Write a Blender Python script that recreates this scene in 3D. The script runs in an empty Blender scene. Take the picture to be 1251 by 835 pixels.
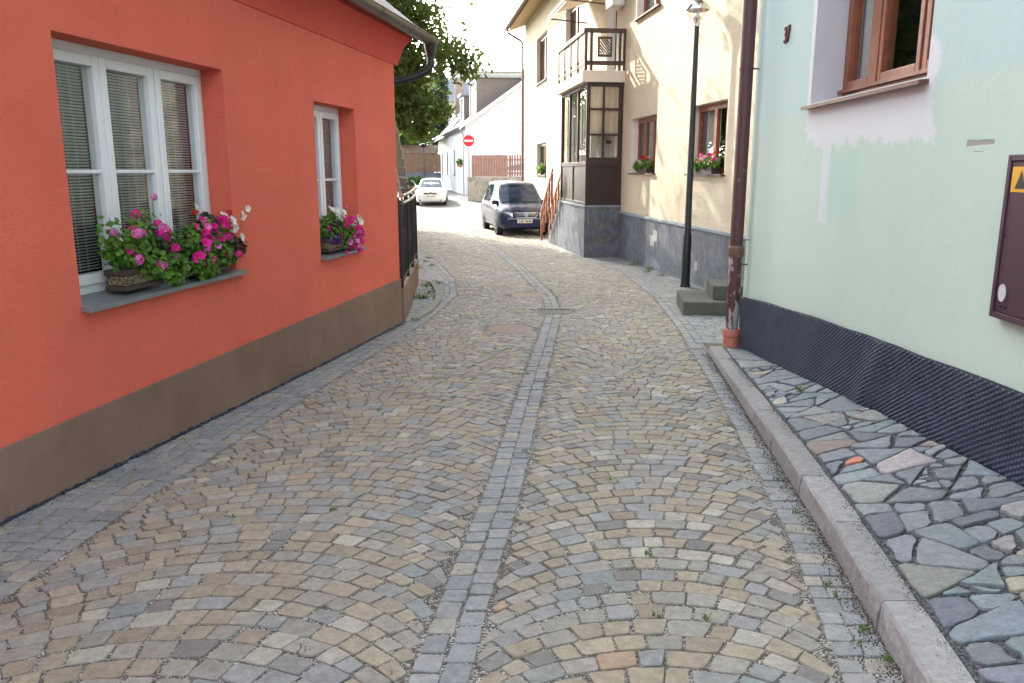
import bpy, bmesh, math, random
import numpy as np
from mathutils import Vector, Matrix
PI = math.pi
rnd = random.Random(7); nr = np.random.RandomState(11)
SC = bpy.context.scene; COL = SC.collection
rad = math.radians

# ------------------------------------------------------------------ helpers
def zg(y):
    return np.interp(y, [-40,0,4,8,12,17,22,28,32,45,52,60,80,140], [.8,0,-.15,-.30,-.40,-.50,-.58,-.68,-.65,-.33,.05,.08,.4,2.5])

def tag(o, label=None, cat=None, group=None, kind=None):
    if label: o['label'] = label
    if cat: o['category'] = cat
    if group: o['group'] = group
    if kind: o['kind'] = kind
    return o

def thing(name, label, cat, loc=(0,0,0), rotz=0, group=None):
    o = bpy.data.objects.new(name, None); COL.objects.link(o)
    o.location = loc; o.rotation_euler = (0,0,rotz); o.empty_display_size = .2
    return tag(o, label, cat, group)

def copy_tree(o, parent=None):
    c = o.copy(); COL.objects.link(c); c.parent = parent
    for ch in o.children: copy_tree(ch, c)
    return c

class MB:
    def __init__(s): s.v=[]; s.f=[]; s.m=[]; s.cur=0
    def add(s, vs, fs):
        b=len(s.v); s.v += [tuple(p) for p in vs]
        for f in fs: s.f.append([i+b for i in f]); s.m.append(s.cur)
        return s
    def box(s, x0,x1,y0,y1,z0,z1):
        if x0>x1:x0,x1=x1,x0
        if y0>y1:y0,y1=y1,y0
        if z0>z1:z0,z1=z1,z0
        return s.add([(x0,y0,z0),(x1,y0,z0),(x1,y1,z0),(x0,y1,z0),(x0,y0,z1),(x1,y0,z1),(x1,y1,z1),(x0,y1,z1)],
              [(0,3,2,1),(4,5,6,7),(0,1,5,4),(1,2,6,5),(2,3,7,6),(3,0,4,7)])
    def quad(s,a,b,c,d): return s.add([a,b,c,d],[(0,1,2,3)])
    def prism(s, poly, d):  # poly of 3d pts, extruded by vector d
        n=len(poly); d=Vector(d); a=[Vector(p) for p in poly]
        return s.add(a+[p+d for p in a], [list(range(n))[::-1], list(range(n,2*n))]+[(i,(i+1)%n,n+(i+1)%n,n+i) for i in range(n)])
    def bar(s,p,q,w,h=None,up=(0,0,1)):
        p=Vector(p);q=Vector(q);h=h or w; d=(q-p).normalized(); u=Vector(up)
        if abs(d.dot(u))>.98: u=Vector((1,0,0))
        x=d.cross(u).normalized(); u=x.cross(d)
        pts=[]
        for c in (p,q):
            for a,b in ((-1,-1),(1,-1),(1,1),(-1,1)): pts.append(c+x*a*w/2+u*b*h/2)
        return s.add(pts,[(0,3,2,1),(4,5,6,7),(0,1,5,4),(1,2,6,5),(2,3,7,6),(3,0,4,7)])
    def tube(s, pts, r, n=12, cap=True):
        pts=[Vector(p) for p in pts]; rs=r if isinstance(r,(list,tuple)) else [r]*len(pts)
        b=len(s.v); prev=None; fs=[]
        for i,p in enumerate(pts):
            d=(pts[min(i+1,len(pts)-1)]-pts[max(i-1,0)]).normalized()
            if prev is None:
                a=Vector((1,0,0)) if abs(d.x)<.9 else Vector((0,1,0)); x=d.cross(a).normalized()
            else: x=(prev-d*prev.dot(d)).normalized()
            prev=x; y=d.cross(x)
            for k in range(n):
                t=2*PI*k/n; s.v.append(tuple(p+(x*math.cos(t)+y*math.sin(t))*rs[i]))
        for i in range(len(pts)-1):
            for k in range(n):
                k2=(k+1)%n; fs.append((b+i*n+k,b+i*n+k2,b+(i+1)*n+k2,b+(i+1)*n+k))
        if cap:
            fs.append([b+k for k in range(n)][::-1]); fs.append([b+(len(pts)-1)*n+k for k in range(n)])
        s.f+=fs; s.m+=[s.cur]*len(fs); return s
    def lathe(s, prof, n=20, c=(0,0)): # (r,z)
        b=len(s.v); fs=[]
        for r,z in prof:
            for k in range(n):
                t=2*PI*k/n; s.v.append((c[0]+r*math.cos(t),c[1]+r*math.sin(t),z))
        for i in range(len(prof)-1):
            for k in range(n):
                k2=(k+1)%n; fs.append((b+i*n+k,b+i*n+k2,b+(i+1)*n+k2,b+(i+1)*n+k))
        s.f+=fs; s.m+=[s.cur]*len(fs); return s
    def build(s, name, mats, parent=None, smooth=False, bevel=0, angle=35):
        me=bpy.data.meshes.new(name); me.from_pydata(s.v,[],s.f); me.validate()
        if not isinstance(mats,(list,tuple)): mats=[mats]
        for m in mats: me.materials.append(m)
        if len(mats)>1 and len(me.polygons)==len(s.m): me.polygons.foreach_set('material_index', s.m)
        if smooth:
            me.polygons.foreach_set('use_smooth',[True]*len(me.polygons))
            me.set_sharp_from_angle(angle=rad(angle))
        me.update()
        o=bpy.data.objects.new(name, me); COL.objects.link(o); o.parent=parent
        if bevel:
            md=o.modifiers.new('bevel','BEVEL'); md.width=bevel; md.segments=2; md.limit_method='ANGLE'; md.angle_limit=rad(40)
        return o

# ------------------------------------------------------------------ materials
class NT:
    def __init__(s,name):
        s.mat=bpy.data.materials.new(name); s.mat.use_nodes=True; s.t=s.mat.node_tree; s.t.nodes.clear()
        s.out=s.n('ShaderNodeOutputMaterial'); s.tc=s.n('ShaderNodeTexCoord')
    def n(s,k,**kw):
        x=s.t.nodes.new(k)
        for a,b in kw.items(): setattr(x,a,b)
        return x
    def l(s,a,b): s.t.links.new(a,b)
    def inp(s,sock,v):
        if isinstance(v,bpy.types.NodeSocket): s.l(v,sock)
        elif isinstance(v,(tuple,list)) and len(v)==3 and sock.type=='RGBA': sock.default_value=(*v,1)
        else: sock.default_value=v
    def math(s,op,a,b=0.0,c=None,clamp=False):
        x=s.n('ShaderNodeMath',operation=op,use_clamp=clamp); s.inp(x.inputs[0],a); s.inp(x.inputs[1],b)
        if c is not None: s.inp(x.inputs[2],c)
        return x.outputs[0]
    def mix(s,f,a,b,mode='MIX'):
        x=s.n('ShaderNodeMix',data_type='RGBA',blend_type=mode); s.inp(x.inputs[0],f); s.inp(x.inputs[6],a); s.inp(x.inputs[7],b); return x.outputs[2]
    def noise(s,scale,detail=4,rough=.6,vec=None,out=0,dist=0):
        x=s.n('ShaderNodeTexNoise'); x.inputs['Scale'].default_value=scale; x.inputs['Detail'].default_value=detail; x.inputs['Roughness'].default_value=rough
        x.inputs['Distortion'].default_value=dist
        s.l(vec if vec is not None else s.tc.outputs['Object'], x.inputs['Vector']); return x.outputs[out]
    def vor(s,scale,out='Color',feature='F1',vec=None):
        x=s.n('ShaderNodeTexVoronoi',feature=feature); x.inputs['Scale'].default_value=scale
        s.l(vec if vec is not None else s.tc.outputs['Object'], x.inputs['Vector']); return x.outputs[out]
    def ramp(s,f,lo,hi,a=0.0,b=1.0):
        x=s.n('ShaderNodeMapRange'); s.inp(x.inputs[0],f); s.inp(x.inputs[1],lo); s.inp(x.inputs[2],hi); s.inp(x.inputs[3],a); s.inp(x.inputs[4],b); return x.outputs[0]
    def mapv(s,scale=(1,1,1),vec=None):
        x=s.n('ShaderNodeMapping'); x.inputs['Scale'].default_value=scale; s.l(vec if vec is not None else s.tc.outputs['Object'],x.inputs['Vector']); return x.outputs[0]
    def sep(s,vec=None):
        x=s.n('ShaderNodeSeparateXYZ'); s.l(vec if vec is not None else s.tc.outputs['Object'],x.inputs[0]); return x.outputs
    def bump(s,h,st=.3,d=.01,normal=None):
        x=s.n('ShaderNodeBump'); x.inputs['Strength'].default_value=st; x.inputs['Distance'].default_value=d; s.l(h,x.inputs['Height'])
        if normal is not None: s.l(normal,x.inputs['Normal'])
        return x.outputs[0]
    def bsdf(s,col,rough=.8,metal=0.,normal=None,spec=.5,**kw):
        b=s.n('ShaderNodeBsdfPrincipled'); s.inp(b.inputs['Base Color'],col); s.inp(b.inputs['Roughness'],rough); s.inp(b.inputs['Metallic'],metal)
        b.inputs['Specular IOR Level'].default_value=spec
        if normal is not None: s.l(normal,b.inputs['Normal'])
        for k,v in kw.items(): s.inp(b.inputs[k.replace('_',' ')],v)
        s.l(b.outputs[0],s.out.inputs[0]); return b

def simple(name,col,rough=.6,metal=0.,var=.12,ns=6.,bs=.15,bscale=60,bd=.003,spec=.5,**kw):
    t=NT(name); n=t.noise(ns,5)
    dark=tuple(c*(1-var) for c in col); lite=tuple(min(1,c*(1+var)) for c in col)
    c=t.mix(t.ramp(n,.3,.7),dark,lite)
    nm=t.bump(t.noise(bscale,3),bs,bd) if bs else None
    t.bsdf(c,rough,metal,nm,spec,**kw); return t.mat

def plaster(name,col,var=.07,grain=220,bs=.5,bd=.004,stain=.12,col2=None,rough=.92):
    t=NT(name)
    big=t.ramp(t.noise(1.3,5,.6),.35,.7); mid=t.ramp(t.noise(9,5,.7),.3,.75)
    c=t.mix(big,tuple(x*(1-var) for x in col),tuple(min(1,x*(1+var)) for x in col))
    c=t.mix(t.math('MULTIPLY',mid,.25),c,col2 or tuple(x*.8 for x in col))
    st=t.noise(3,4,.7,vec=t.mapv((3,3,.25)))
    c=t.mix(t.math('MULTIPLY',t.ramp(st,.55,.8),stain),c,tuple(x*.55 for x in col))
    g=t.noise(grain,3,.7); g2=t.noise(grain*.25,3)
    h=t.math('ADD',g,t.math('MULTIPLY',g2,1.2))
    t.bsdf(c,rough,0,t.bump(h,bs,bd),.25); return t.mat

M={}
def mats():
    M['red']=plaster('red_plaster',(.80,.168,.108),.07,150,1.0,.008,.16)
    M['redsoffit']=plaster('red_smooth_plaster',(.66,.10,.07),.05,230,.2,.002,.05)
    M['socle']=plaster('brown_socle_plaster',(.27,.175,.13),.16,140,1.0,.009,.45,(.19,.125,.09))
    M['cream']=plaster('cream_roughcast',(.66,.585,.445),.06,70,1.0,.010,.12)
    M['creamsmooth']=plaster('pale_reveal_plaster',(.74,.72,.66),.04,150,.2,.002,.05)
    M['white']=plaster('white_plaster',(.70,.72,.74),.04,90,.4,.004,.06)
    M['whiteframe']=simple('white_pvc',(.72,.74,.76),.35,0,.03,3,.05)
    M['bwood']=simple('red_brown_wood',(.22,.065,.028),.4,0,.25,12,.2,40,.002)
    M['dwood']=simple('dark_brown_wood',(.034,.018,.016),.55,0,.25,9,.3,60,.002)
    M['gwood']=simple('weathered_brown_wood',(.075,.045,.035),.65,0,.3,9,.3,60,.002)
    M['orwood']=simple('orange_brown_wood',(.27,.10,.05),.6,0,.25,9,.3,50,.002)
    M['fencew']=simple('fence_boards',(.19,.115,.07),.8,0,.25,4,.3,30,.004)
    M['pinkfence']=simple('faded_red_fence_boards',(.30,.17,.14),.8,0,.15,4,.3,30,.004)
    M['zinc']=simple('grey_sheet_metal',(.24,.26,.27),.42,.5,.12,8,.1,30)
    M['gutter']=simple('brown_grey_gutter_metal',(.115,.10,.085),.35,.6,.2,5,.1,20)
    M['blackm']=simple('black_metal',(.016,.017,.02),.38,.2,.15,8,.1,60)
    M['iron']=simple('wrought_iron',(.02,.018,.018),.5,.3,.3,15,.3,60)
    M['brass']=simple('pale_railing_metal',(.38,.32,.25),.4,.6,.2,12,.1,50)
    M['terra']=simple('terracotta_plastic',(.50,.17,.12),.6,0,.1,9,.1,50)
    M['membrane']=simple('black_dimpled_membrane',(.038,.048,.080),.34,0,.25,7,.1,60)
    M['purple']=simple('purple_brown_steel',(.055,.020,.040),.45,0,.12,5,.12,80)
    M['yellow']=simple('yellow_sticker',(.75,.42,.03),.5)
    M['offwhite']=simple('off_white_metal',(.55,.56,.56),.5)
    M['curtain']=simple('cream_curtain',(.62,.50,.34),.9,0,.15,3,.4,25,.01)
    M['netcurtain']=simple('net_curtain',(.55,.53,.50),.9,0,.15,5,.4,35,.01)
    M['blind']=simple('blind_slats',(.74,.76,.77),.5,0,.05)
    M['darkroom']=simple('dark_room',(.03,.03,.03),.9)
    M['rust']=simple('rusty_numeral',(.10,.028,.022),.7,0,.3,30,.4,80)
    M['roofslate']=None
    M['asphalt']=simple('worn_road',(.13,.128,.126),.9,0,.12,1.2,.5,60,.006)
    M['chrome']=simple('polished_chrome',(.75,.76,.78),.12,1,.02,3,0)
    M['domesteel']=simple('polished_dome_steel',(.55,.56,.58),.22,1,.05,3,0)
    M['tyre']=simple('tyre_rubber',(.018,.018,.019),.8)
    M['rim']=simple('wheel_alloy',(.45,.46,.48),.35,.7)
    M['bluepaint']=simple('dark_blue_car_paint',(.004,.013,.060),.5,.0,.05,3,0,spec=.15,Coat_Weight=.55,Coat_Roughness=.06)
    M['whitepaint']=simple('white_car_paint',(.78,.79,.80),.3,0,.02,3,0,Coat_Weight=.8,Coat_Roughness=.05)
    M['plasticb']=simple('black_trim_plastic',(.02,.02,.022),.5)
    M['headlamp']=simple('headlamp_lens',(.62,.66,.70),.12,.3,.2,30,.2,90)
    M['amber']=simple('amber_lens',(.7,.28,.05),.2)
    M['plate']=simple('number_plate',(.74,.75,.74),.45,0,.03)
    M['signred']=simple('sign_red',(.62,.015,.03),.4,0,.04)
    M['signwhite']=simple('sign_white',(.80,.80,.80),.4,0,.04)
    M['bark']=simple('bark',(.09,.065,.045),.95,0,.35,8,.9,20,.03)
    M['soil']=simple('dark_soil',(.03,.022,.016),.95,0,.4,30,.8,60,.01)
    M['planter']=simple('dark_brown_planter',(.05,.032,.028),.55)
    M['darkplanter']=simple('charcoal_planter',(.03,.026,.03),.5)
    M['step']=plaster('worn_concrete_steps',(.115,.112,.098),.25,90,.8,.008,.5,(.05,.05,.04))
    # planter relief band
    t=NT('woven_relief_band'); v=t.vor(70); n=t.ramp(t.noise(60,2),.45,.6)
    t.bsdf(t.mix(n,(.05,.035,.02),(.24,.19,.10)),.6,0,t.bump(t.noise(60,2),.8,.004)); M['band']=t.mat
    # stones (colour attribute per stone)
    def stone(name,amp=.26,bs=.8,grain=160,rough=.8):
        t=NT(name); a=t.n('ShaderNodeVertexColor'); a.layer_name='Col'
        n1=t.ramp(t.noise(26,6,.7),.3,.72,1-amp,1+amp); n2=t.ramp(t.noise(grain,3,.7),.3,.7,.86,1.14)
        m=t.math('MULTIPLY',n1,n2)
        cb=t.n('ShaderNodeCombineXYZ'); [t.l(m,cb.inputs[i]) for i in range(3)]
        c=t.mix(1.0,a.outputs[0],cb.outputs[0],'MULTIPLY')
        big=t.ramp(t.noise(.9,4,.6),.4,.75); c=t.mix(t.math('MULTIPLY',big,.18),c,(.15,.14,.125))
        # dust in the hollows
        c=t.mix(t.math('MULTIPLY',t.ramp(t.noise(55,5,.75),.58,.72),.35),c,(.30,.27,.225))
        h=t.math('ADD',t.noise(38,5,.65),t.math('MULTIPLY',t.noise(grain,3,.7),.5))
        t.bsdf(c,rough,0,t.bump(h,bs,.009),.4); return t.mat
    M['stone']=stone('cobble_stone'); M['granite']=stone('kerb_granite',.26,.9,230,.85); M['slate']=stone('flag_slate',.30,.75,110,.62)
    # joint gravel
    t=NT('joint_gravel'); v=t.vor(150); sx=t.n('ShaderNodeSeparateColor'); t.l(v,sx.inputs[0])
    c=t.mix(t.ramp(sx.outputs[0],.45,1),(.10,.092,.08),(.60,.58,.55)); big=t.ramp(t.noise(2.2,4,.7),.42,.68)
    c=t.mix(t.math('MULTIPLY',big,.75),c,(.095,.082,.062))
    moss=t.ramp(t.noise(1.7,4,.75),.66,.75); c=t.mix(t.math('MULTIPLY',moss,.6),c,(.03,.05,.015))
    t.bsdf(c,.95,0,t.bump(t.vor(170,'Distance'),1,.006),.2); M['gravel']=t.mat
    t=NT('dark_chippings'); v=t.vor(130); sx=t.n('ShaderNodeSeparateColor'); t.l(v,sx.inputs[0])
    c=t.mix(t.ramp(sx.outputs[0],.3,1),(.03,.033,.037),(.16,.17,.18)); t.bsdf(c,.85,0,t.bump(t.vor(130,'Distance'),1,.008),.3); M['chips']=t.mat
    # earth/grass ground
    t=NT('ground_earth'); n=t.ramp(t.noise(.35,6,.7),.4,.6); c=t.mix(n,(.14,.12,.09),(.06,.08,.03)); t.bsdf(c,.95,0,t.bump(t.noise(12,5),.6,.03),.2); M['earth']=t.mat
    # stone dado
    def slabs(name,c1,c2,sx=.9,sz=3.4,axis='XZ'):
        t=NT(name); s=t.sep(); cb=t.n('ShaderNodeCombineXYZ'); t.l(s[0],cb.inputs[0]); t.l(s[2],cb.inputs[1])
        br=t.n('ShaderNodeTexBrick'); br.inputs['Scale'].default_value=1; br.inputs['Brick Width'].default_value=.42; br.inputs['Row Height'].default_value=.21
        br.inputs['Mortar Size'].default_value=.006; br.inputs['Color1'].default_value=(*c1,1); br.inputs['Color2'].default_value=(*c2,1); br.inputs['Mortar'].default_value=(.09,.095,.10,1)
        t.l(cb.outputs[0],br.inputs['Vector'])
        n=t.ramp(t.noise(7,6,.75),.42,.72); c=t.mix(t.math('MULTIPLY',n,.5),br.outputs[0],(.26,.28,.31))
        n3=t.ramp(t.noise(45,4,.75),.35,.65,.75,1.2); cc=t.n('ShaderNodeCombineXYZ'); [t.l(n3,cc.inputs[i]) for i in range(3)]
        c=t.mix(1.0,c,cc.outputs[0],'MULTIPLY')
        st=t.noise(2,4,.7,vec=t.mapv((3,3,.4))); c=t.mix(t.math('MULTIPLY',t.ramp(st,.55,.75),.3),c,(.36,.37,.38))
        t.bsdf(c,.6,0,t.bump(t.noise(50,4,.7),.4,.006),.5); return t.mat
    M['dado']=slabs('blue_grey_stone_facing',(.070,.088,.125),(.10,.12,.155))
    M['dadocap']=simple('pale_blue_ledge',(.24,.29,.32),.7,0,.15,6,.3,40)
    M['patch']=simple('repair_mortar',(.36,.37,.37),.9,0,.12,10,.5,60,.004)
    t=NT('rubble_wall'); v=t.vor(3.2); sx=t.n('ShaderNodeSeparateColor'); t.l(v,sx.inputs[0])
    c=t.mix(sx.outputs[0],(.24,.22,.19),(.38,.36,.33)); e=t.vor(3.2,'Distance','DISTANCE_TO_EDGE'); c=t.mix(t.ramp(e,.0,.06,1,0),c,(.42,.39,.34))
    t.bsdf(c,.9,0,t.bump(t.noise(12,5),.7,.02),.2); M['rubble']=t.mat
    # tiles/slate roof
    def roof(name,c1,c2):
        t=NT(name); br=t.n('ShaderNodeTexBrick'); br.inputs['Scale'].default_value=1; br.inputs['Brick Width'].default_value=.3; br.inputs['Row Height'].default_value=.22
        br.inputs['Mortar Size'].default_value=.008; br.inputs['Color1'].default_value=(*c1,1); br.inputs['Color2'].default_value=(*c2,1); br.inputs['Mortar'].default_value=(.03,.03,.03,1)
        t.l(t.tc.outputs['Object'],br.inputs['Vector']); c=t.mix(t.math('MULTIPLY',t.ramp(t.noise(1.5,5),.4,.7),.3),br.outputs[0],(.12,.12,.10))
        t.bsdf(c,.6,0,t.bump(br.outputs[1],-.5,.01),.4); return t.mat
    M['roofslate']=roof('grey_slate_roof',(.13,.15,.18),(.17,.19,.22)); M['roofred']=roof('red_tile_roof',(.24,.09,.06),(.30,.12,.08)); M['roofdark']=roof('brown_dark_roof',(.09,.07,.06),(.12,.10,.09))
    # mint wall with primer patches, drips and weathered bands (local x = away from camera, z height)
    t=NT('mint_painted_render'); s=t.sep(); X,Z=s[0],s[2]
    nj=t.noise(6,6,.7,vec=t.mapv((1.0,1,.7))); nn=t.math('SUBTRACT',nj,.5); soft=t.math('SUBTRACT',t.noise(1.1,4,.6),.5)
    lower=(.51,.645,.565); upper=(.475,.615,.615)
    f=t.ramp(t.math('ADD',Z,t.math('MULTIPLY',soft,.22)),2.03,2.12); base=t.mix(f,lower,upper)
    big=t.ramp(t.noise(1.0,5,.6),.35,.7); base=t.mix(t.math('MULTIPLY',big,.45),base,(.45,.61,.53))
    base=t.mix(t.math('MULTIPLY',t.ramp(t.noise(2.6,5,.7,dist=.6),.5,.75),.22),base,(.62,.68,.60))
    def boxmask(x0,x1,z0,z1,j,edge=.02):
        # jagged rectangle in wall coordinates
        cx,cz,hx,hz=(x0+x1)/2,(z0+z1)/2,(x1-x0)/2,(z1-z0)/2
        dx=t.math('SUBTRACT',t.math('ABSOLUTE',t.math('SUBTRACT',X,cx)),hx); dz=t.math('SUBTRACT',t.math('ABSOLUTE',t.math('SUBTRACT',Z,cz)),hz)
        d=t.math('ADD',t.math('MAXIMUM',dx,dz),t.math('MULTIPLY',nn,j)); return t.ramp(d,edge,-edge)
    m1=boxmask(-3.86,-1.72,1.80,2.30,.55,.02); m2=boxmask(-2.30,-2.13,1.20,1.9,.16,.015); m3=boxmask(-1.74,-1.66,1.9,3.7,.10,.015)
    mm=t.math('MAXIMUM',t.math('MAXIMUM',m1,m2),m3)
    base=t.mix(t.math('MULTIPLY',mm,.9),base,(.68,.69,.73))
    fp=boxmask(-2.9,-2.2,1.25,1.75,.5,.12); base=t.mix(t.math('MULTIPLY',fp,.4),base,(.36,.60,.53))
    s1=boxmask(-4.53,-4.27,1.722,1.748,.035,.004); s2=boxmask(-4.44,-4.34,1.690,1.694,.012,.002); sm=t.math('MAXIMUM',s1,s2)
    base=t.mix(sm,base,(.34,.32,.31))
    lo=boxmask(-6,1,-1,.30,.25,.05); base=t.mix(t.math('MULTIPLY',lo,.25),base,(.50,.60,.52))
    h=t.math('ADD',t.noise(6,5,.6),t.math('MULTIPLY',t.noise(70,4,.7),.25)); h=t.math('SUBTRACT',h,t.math('MULTIPLY',sm,.6))
    t.bsdf(base,.85,0,t.bump(h,.35,.012),.3); M['mint']=t.mat
    # peeling brown downpipe
    t=NT('peeling_brown_pipe_paint'); n=t.noise(9,5,.75,vec=t.mapv((1,1,.35))); s=t.sep()
    zf=t.ramp(s[2],.2,2.2,.10,-.10); f=t.ramp(t.math('ADD',n,zf),.60,.625)
    c=t.mix(f,(.085,.034,.036),(.40,.36,.36)); c2=t.mix(t.ramp(t.noise(4,3),.6,.66),c,(.25,.30,.32)); f2=t.math('MULTIPLY',f,1.0)
    t.bsdf(t.mix(f2,c,c2),.5,0,t.bump(t.math('SUBTRACT',1.0,f),.5,.003),.5); M['pipe']=t.mat
    # glass panes
    def glass(name,tint,refl=.0,fac=None,rough=.0):
        t=NT(name); fr=t.n('ShaderNodeLayerWeight'); fr.inputs[0].default_value=.5; f5=t.math('MULTIPLY_ADD',t.math('POWER',fr.outputs[1],5.0),.88,.11+refl); a=t.n('ShaderNodeBsdfTransparent'); t.inp(a.inputs[0],tint)
        g=t.n('ShaderNodeBsdfGlossy'); g.inputs['Roughness'].default_value=rough; w=t.n('ShaderNodeMixShader')
        nm=t.bump(t.noise(1.6,2),.03,.02); t.l(nm,g.inputs['Normal'])
        t.l(f5,w.inputs[0]); t.l(a.outputs[0],w.inputs[1]); t.l(g.outputs[0],w.inputs[2]); t.l(w.outputs[0],t.out.inputs[0]); return t.mat
    M['glass']=glass('window_glass',(.88,.92,.91),.015); M['carglass']=glass('car_glass',(.25,.32,.33),.10); M['globe']=glass('lamp_globe_glass',(.95,.95,.95),.05)
    # foliage
    def leaf(name,c1,c2,tr=.35,ns=2.2):
        t=NT(name); r=t.noise(ns,3); c=t.mix(t.ramp(r,.35,.65),c1,c2); b=t.bsdf(c,.55,0,None,.35)
        d=t.n('ShaderNodeBsdfTranslucent'); t.l(t.mix(.5,c,(c2[0]*1.6,c2[1]*1.5,c2[2]*.8)),d.inputs[0]); w=t.n('ShaderNodeMixShader'); w.inputs[0].default_value=tr
        t.l(b.outputs[0],w.inputs[1]); t.l(d.outputs[0],w.inputs[2]); t.l(w.outputs[0],t.out.inputs[0]); return t.mat
    M['leaf']=leaf('broad_leaves',(.065,.11,.03),(.13,.18,.05),.5); M['leaf2']=leaf('bright_leaves',(.05,.12,.025),(.10,.19,.04)); M['conifer']=leaf('conifer_needles',(.018,.05,.03),(.035,.085,.05),.15)
    M['pale']=leaf('pale_leaves',(.16,.21,.12),(.26,.30,.19)); M['gleaf']=leaf('geranium_leaves',(.05,.14,.015),(.13,.26,.035),.35,9)
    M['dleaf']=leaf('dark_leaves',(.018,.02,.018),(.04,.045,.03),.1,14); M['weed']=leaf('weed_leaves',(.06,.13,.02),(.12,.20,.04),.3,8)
    for k,c in dict(magenta=(.80,.015,.32),pink=(.82,.20,.56),whiteb=(.80,.79,.75),scarlet=(.62,.02,.02),violet=(.12,.02,.22),dryleaf=(.32,.17,.05)).items():
        M[k]=leaf(k+'_petals',tuple(x*.85 for x in c),c,.25,20)
mats()

# ------------------------------------------------------------------ paving
def stones_mesh(name, polys, cols, mat, zfun, top=.0, joint=.006, cut=.085, crown=.0012, tilt=.022, htol=.003, rim=.0042, jit=.0055, depth=.035):
    """polys: (N,4,2) corner array -> one mesh of rounded stones"""
    P=np.asarray(polys,float); N=len(P); c=P.mean(1,keepdims=True)
    d=P-c; L=np.linalg.norm(d,axis=2,keepdims=True); P=c+d*(1-joint*nr.choice([.8,1.1,1.5,2.3],(N,1,1),p=[.35,.35,.2,.1])*1.2/np.maximum(L,1e-4)); P+=nr.uniform(-jit,jit,P.shape)
    ring=np.zeros((N,8,2))
    for k in range(4):
        a=P[:,k]; pv=P[:,(k-1)%4]; nx=P[:,(k+1)%4]; t1=nr.uniform(cut*.5,cut*1.5,(N,1)); t2=nr.uniform(cut*.5,cut*1.5,(N,1))
        ring[:,2*k]=a+(pv-a)*t1; ring[:,2*k+1]=a+(nx-a)*t2
    ring+=nr.uniform(-.0012,.0012,ring.shape)
    c=ring.mean(1,keepdims=True); d=ring-c; L=np.linalg.norm(d,axis=2,keepdims=True)
    inner=c+d*np.clip(1-rim/np.maximum(L,1e-4),.3,1)
    mid=c+d*np.clip(1-rim*.28/np.maximum(L,1e-4),.3,1)
    z0=zfun(c[:,:,0],c[:,:,1])+top+nr.uniform(-htol,htol,(N,1)); tx=nr.normal(0,tilt,(N,1)); ty=nr.normal(0,tilt,(N,1))
    def ht(R): 
        zz=zfun(R[:,:,0],R[:,:,1])+top + (z0-zfun(c[:,:,0],c[:,:,1])-top)
        return zz+(R[:,:,0]-c[:,:,0])*tx+(R[:,:,1]-c[:,:,1])*ty
    V=np.zeros((N,33,3))
    V[:,0,:2]=c[:,0]; V[:,0,2]=ht(c)[:,0]+crown
    V[:,1:9,:2]=inner; V[:,1:9,2]=ht(inner)+nr.uniform(-.0008,.0008,(N,8))
    V[:,9:17,:2]=mid; V[:,9:17,2]=ht(mid)-rim*.45
    V[:,17:25,:2]=ring; V[:,17:25,2]=ht(ring)-rim*1.5
    V[:,25:33,:2]=ring; V[:,25:33,2]=ht(ring)-depth
    F=[]; 
    tri=[(0,1+k,1+(k+1)%8) for k in range(8)]; qs=[]
    for r in (1,9,17): qs+=[(r+k,r+8+k,r+8+(k+1)%8,r+(k+1)%8) for k in range(8)]
    area=np.sign(sum(ring[:,k,0]*ring[:,(k+1)%8,1]-ring[:,(k+1)%8,0]*ring[:,k,1] for k in range(8)))
    base=(np.arange(N)*33)[:,None,None]
    T=np.array(tri)[None]+base; Q=np.array(qs)[None]+base
    neg=area<0; T[neg]=T[neg][:,:,::-1]; Q[neg]=Q[neg][:,:,::-1]
    me=bpy.data.meshes.new(name)
    nv=N*33; me.vertices.add(nv); me.vertices.foreach_set('co',V.ravel())
    loops=np.concatenate([T.reshape(-1),Q.reshape(-1)]); nt=N*8; nq=N*24
    me.loops.add(len(loops)); me.loops.foreach_set('vertex_index',loops)
    me.polygons.add(nt+nq); st=np.concatenate([np.arange(nt)*3, nt*3+np.arange(nq)*4]); me.polygons.foreach_set('loop_start',st)
    sm_=np.ones(nt+nq,bool); sm_[:nt]=False; me.polygons.foreach_set('use_smooth',sm_); me.update(calc_edges=True); me.validate()
    at=me.color_attributes.new('Col','FLOAT_COLOR','POINT'); C=np.ones((N,33,4)); C[:,:,:3]=np.asarray(cols)[:,None,:]; at.data.foreach_set('color',C.ravel())
    me.materials.append(mat); o=bpy.data.objects.new(name,me); COL.objects.link(o); o['kind']='structure'; return o

PAL_MIX=[((.310,.272,.205),.30),((.275,.262,.230),.28),((.250,.258,.252),.16),((.275,.236,.178),.12),((.36,.34,.29),.08),((.19,.185,.175),.04),((.205,.235,.235),.02),((.33,.24,.165),.005)]
PAL_GREY=[((.240,.256,.268),.40),((.270,.277,.277),.33),((.210,.223,.232),.13),((.300,.285,.245),.14)]
def pick(pal,N,var=.10):
    cs=np.array([p[0] for p in pal]); w=np.array([p[1] for p in pal]); w/=w.sum(); k=nr.choice(len(cs),N,p=w)
    return cs[k]*nr.uniform(1-var,1+var,(N,1))*nr.uniform(.985,1.015,(N,3))
def I(ys,xs): return lambda y: np.interp(y,ys,xs)
XL=I([-3,2.96,3.98,6.02,8,10.44,13.18,15.5,19,23.1,34],[-2.35,-2.08,-2.02,-1.76,-1.50,-1.14,-.92,-1.12,-1.75,-2.72,-5.6])
XC=I([-3,2.4,3.07,4.22,6.87,9.13,11.24,13,14.5,17.8,21.8,25.4,34],[-.72,-.25,-.18,-.05,.18,.40,.60,.60,.46,.17,-.34,-.9,-2.4])
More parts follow.
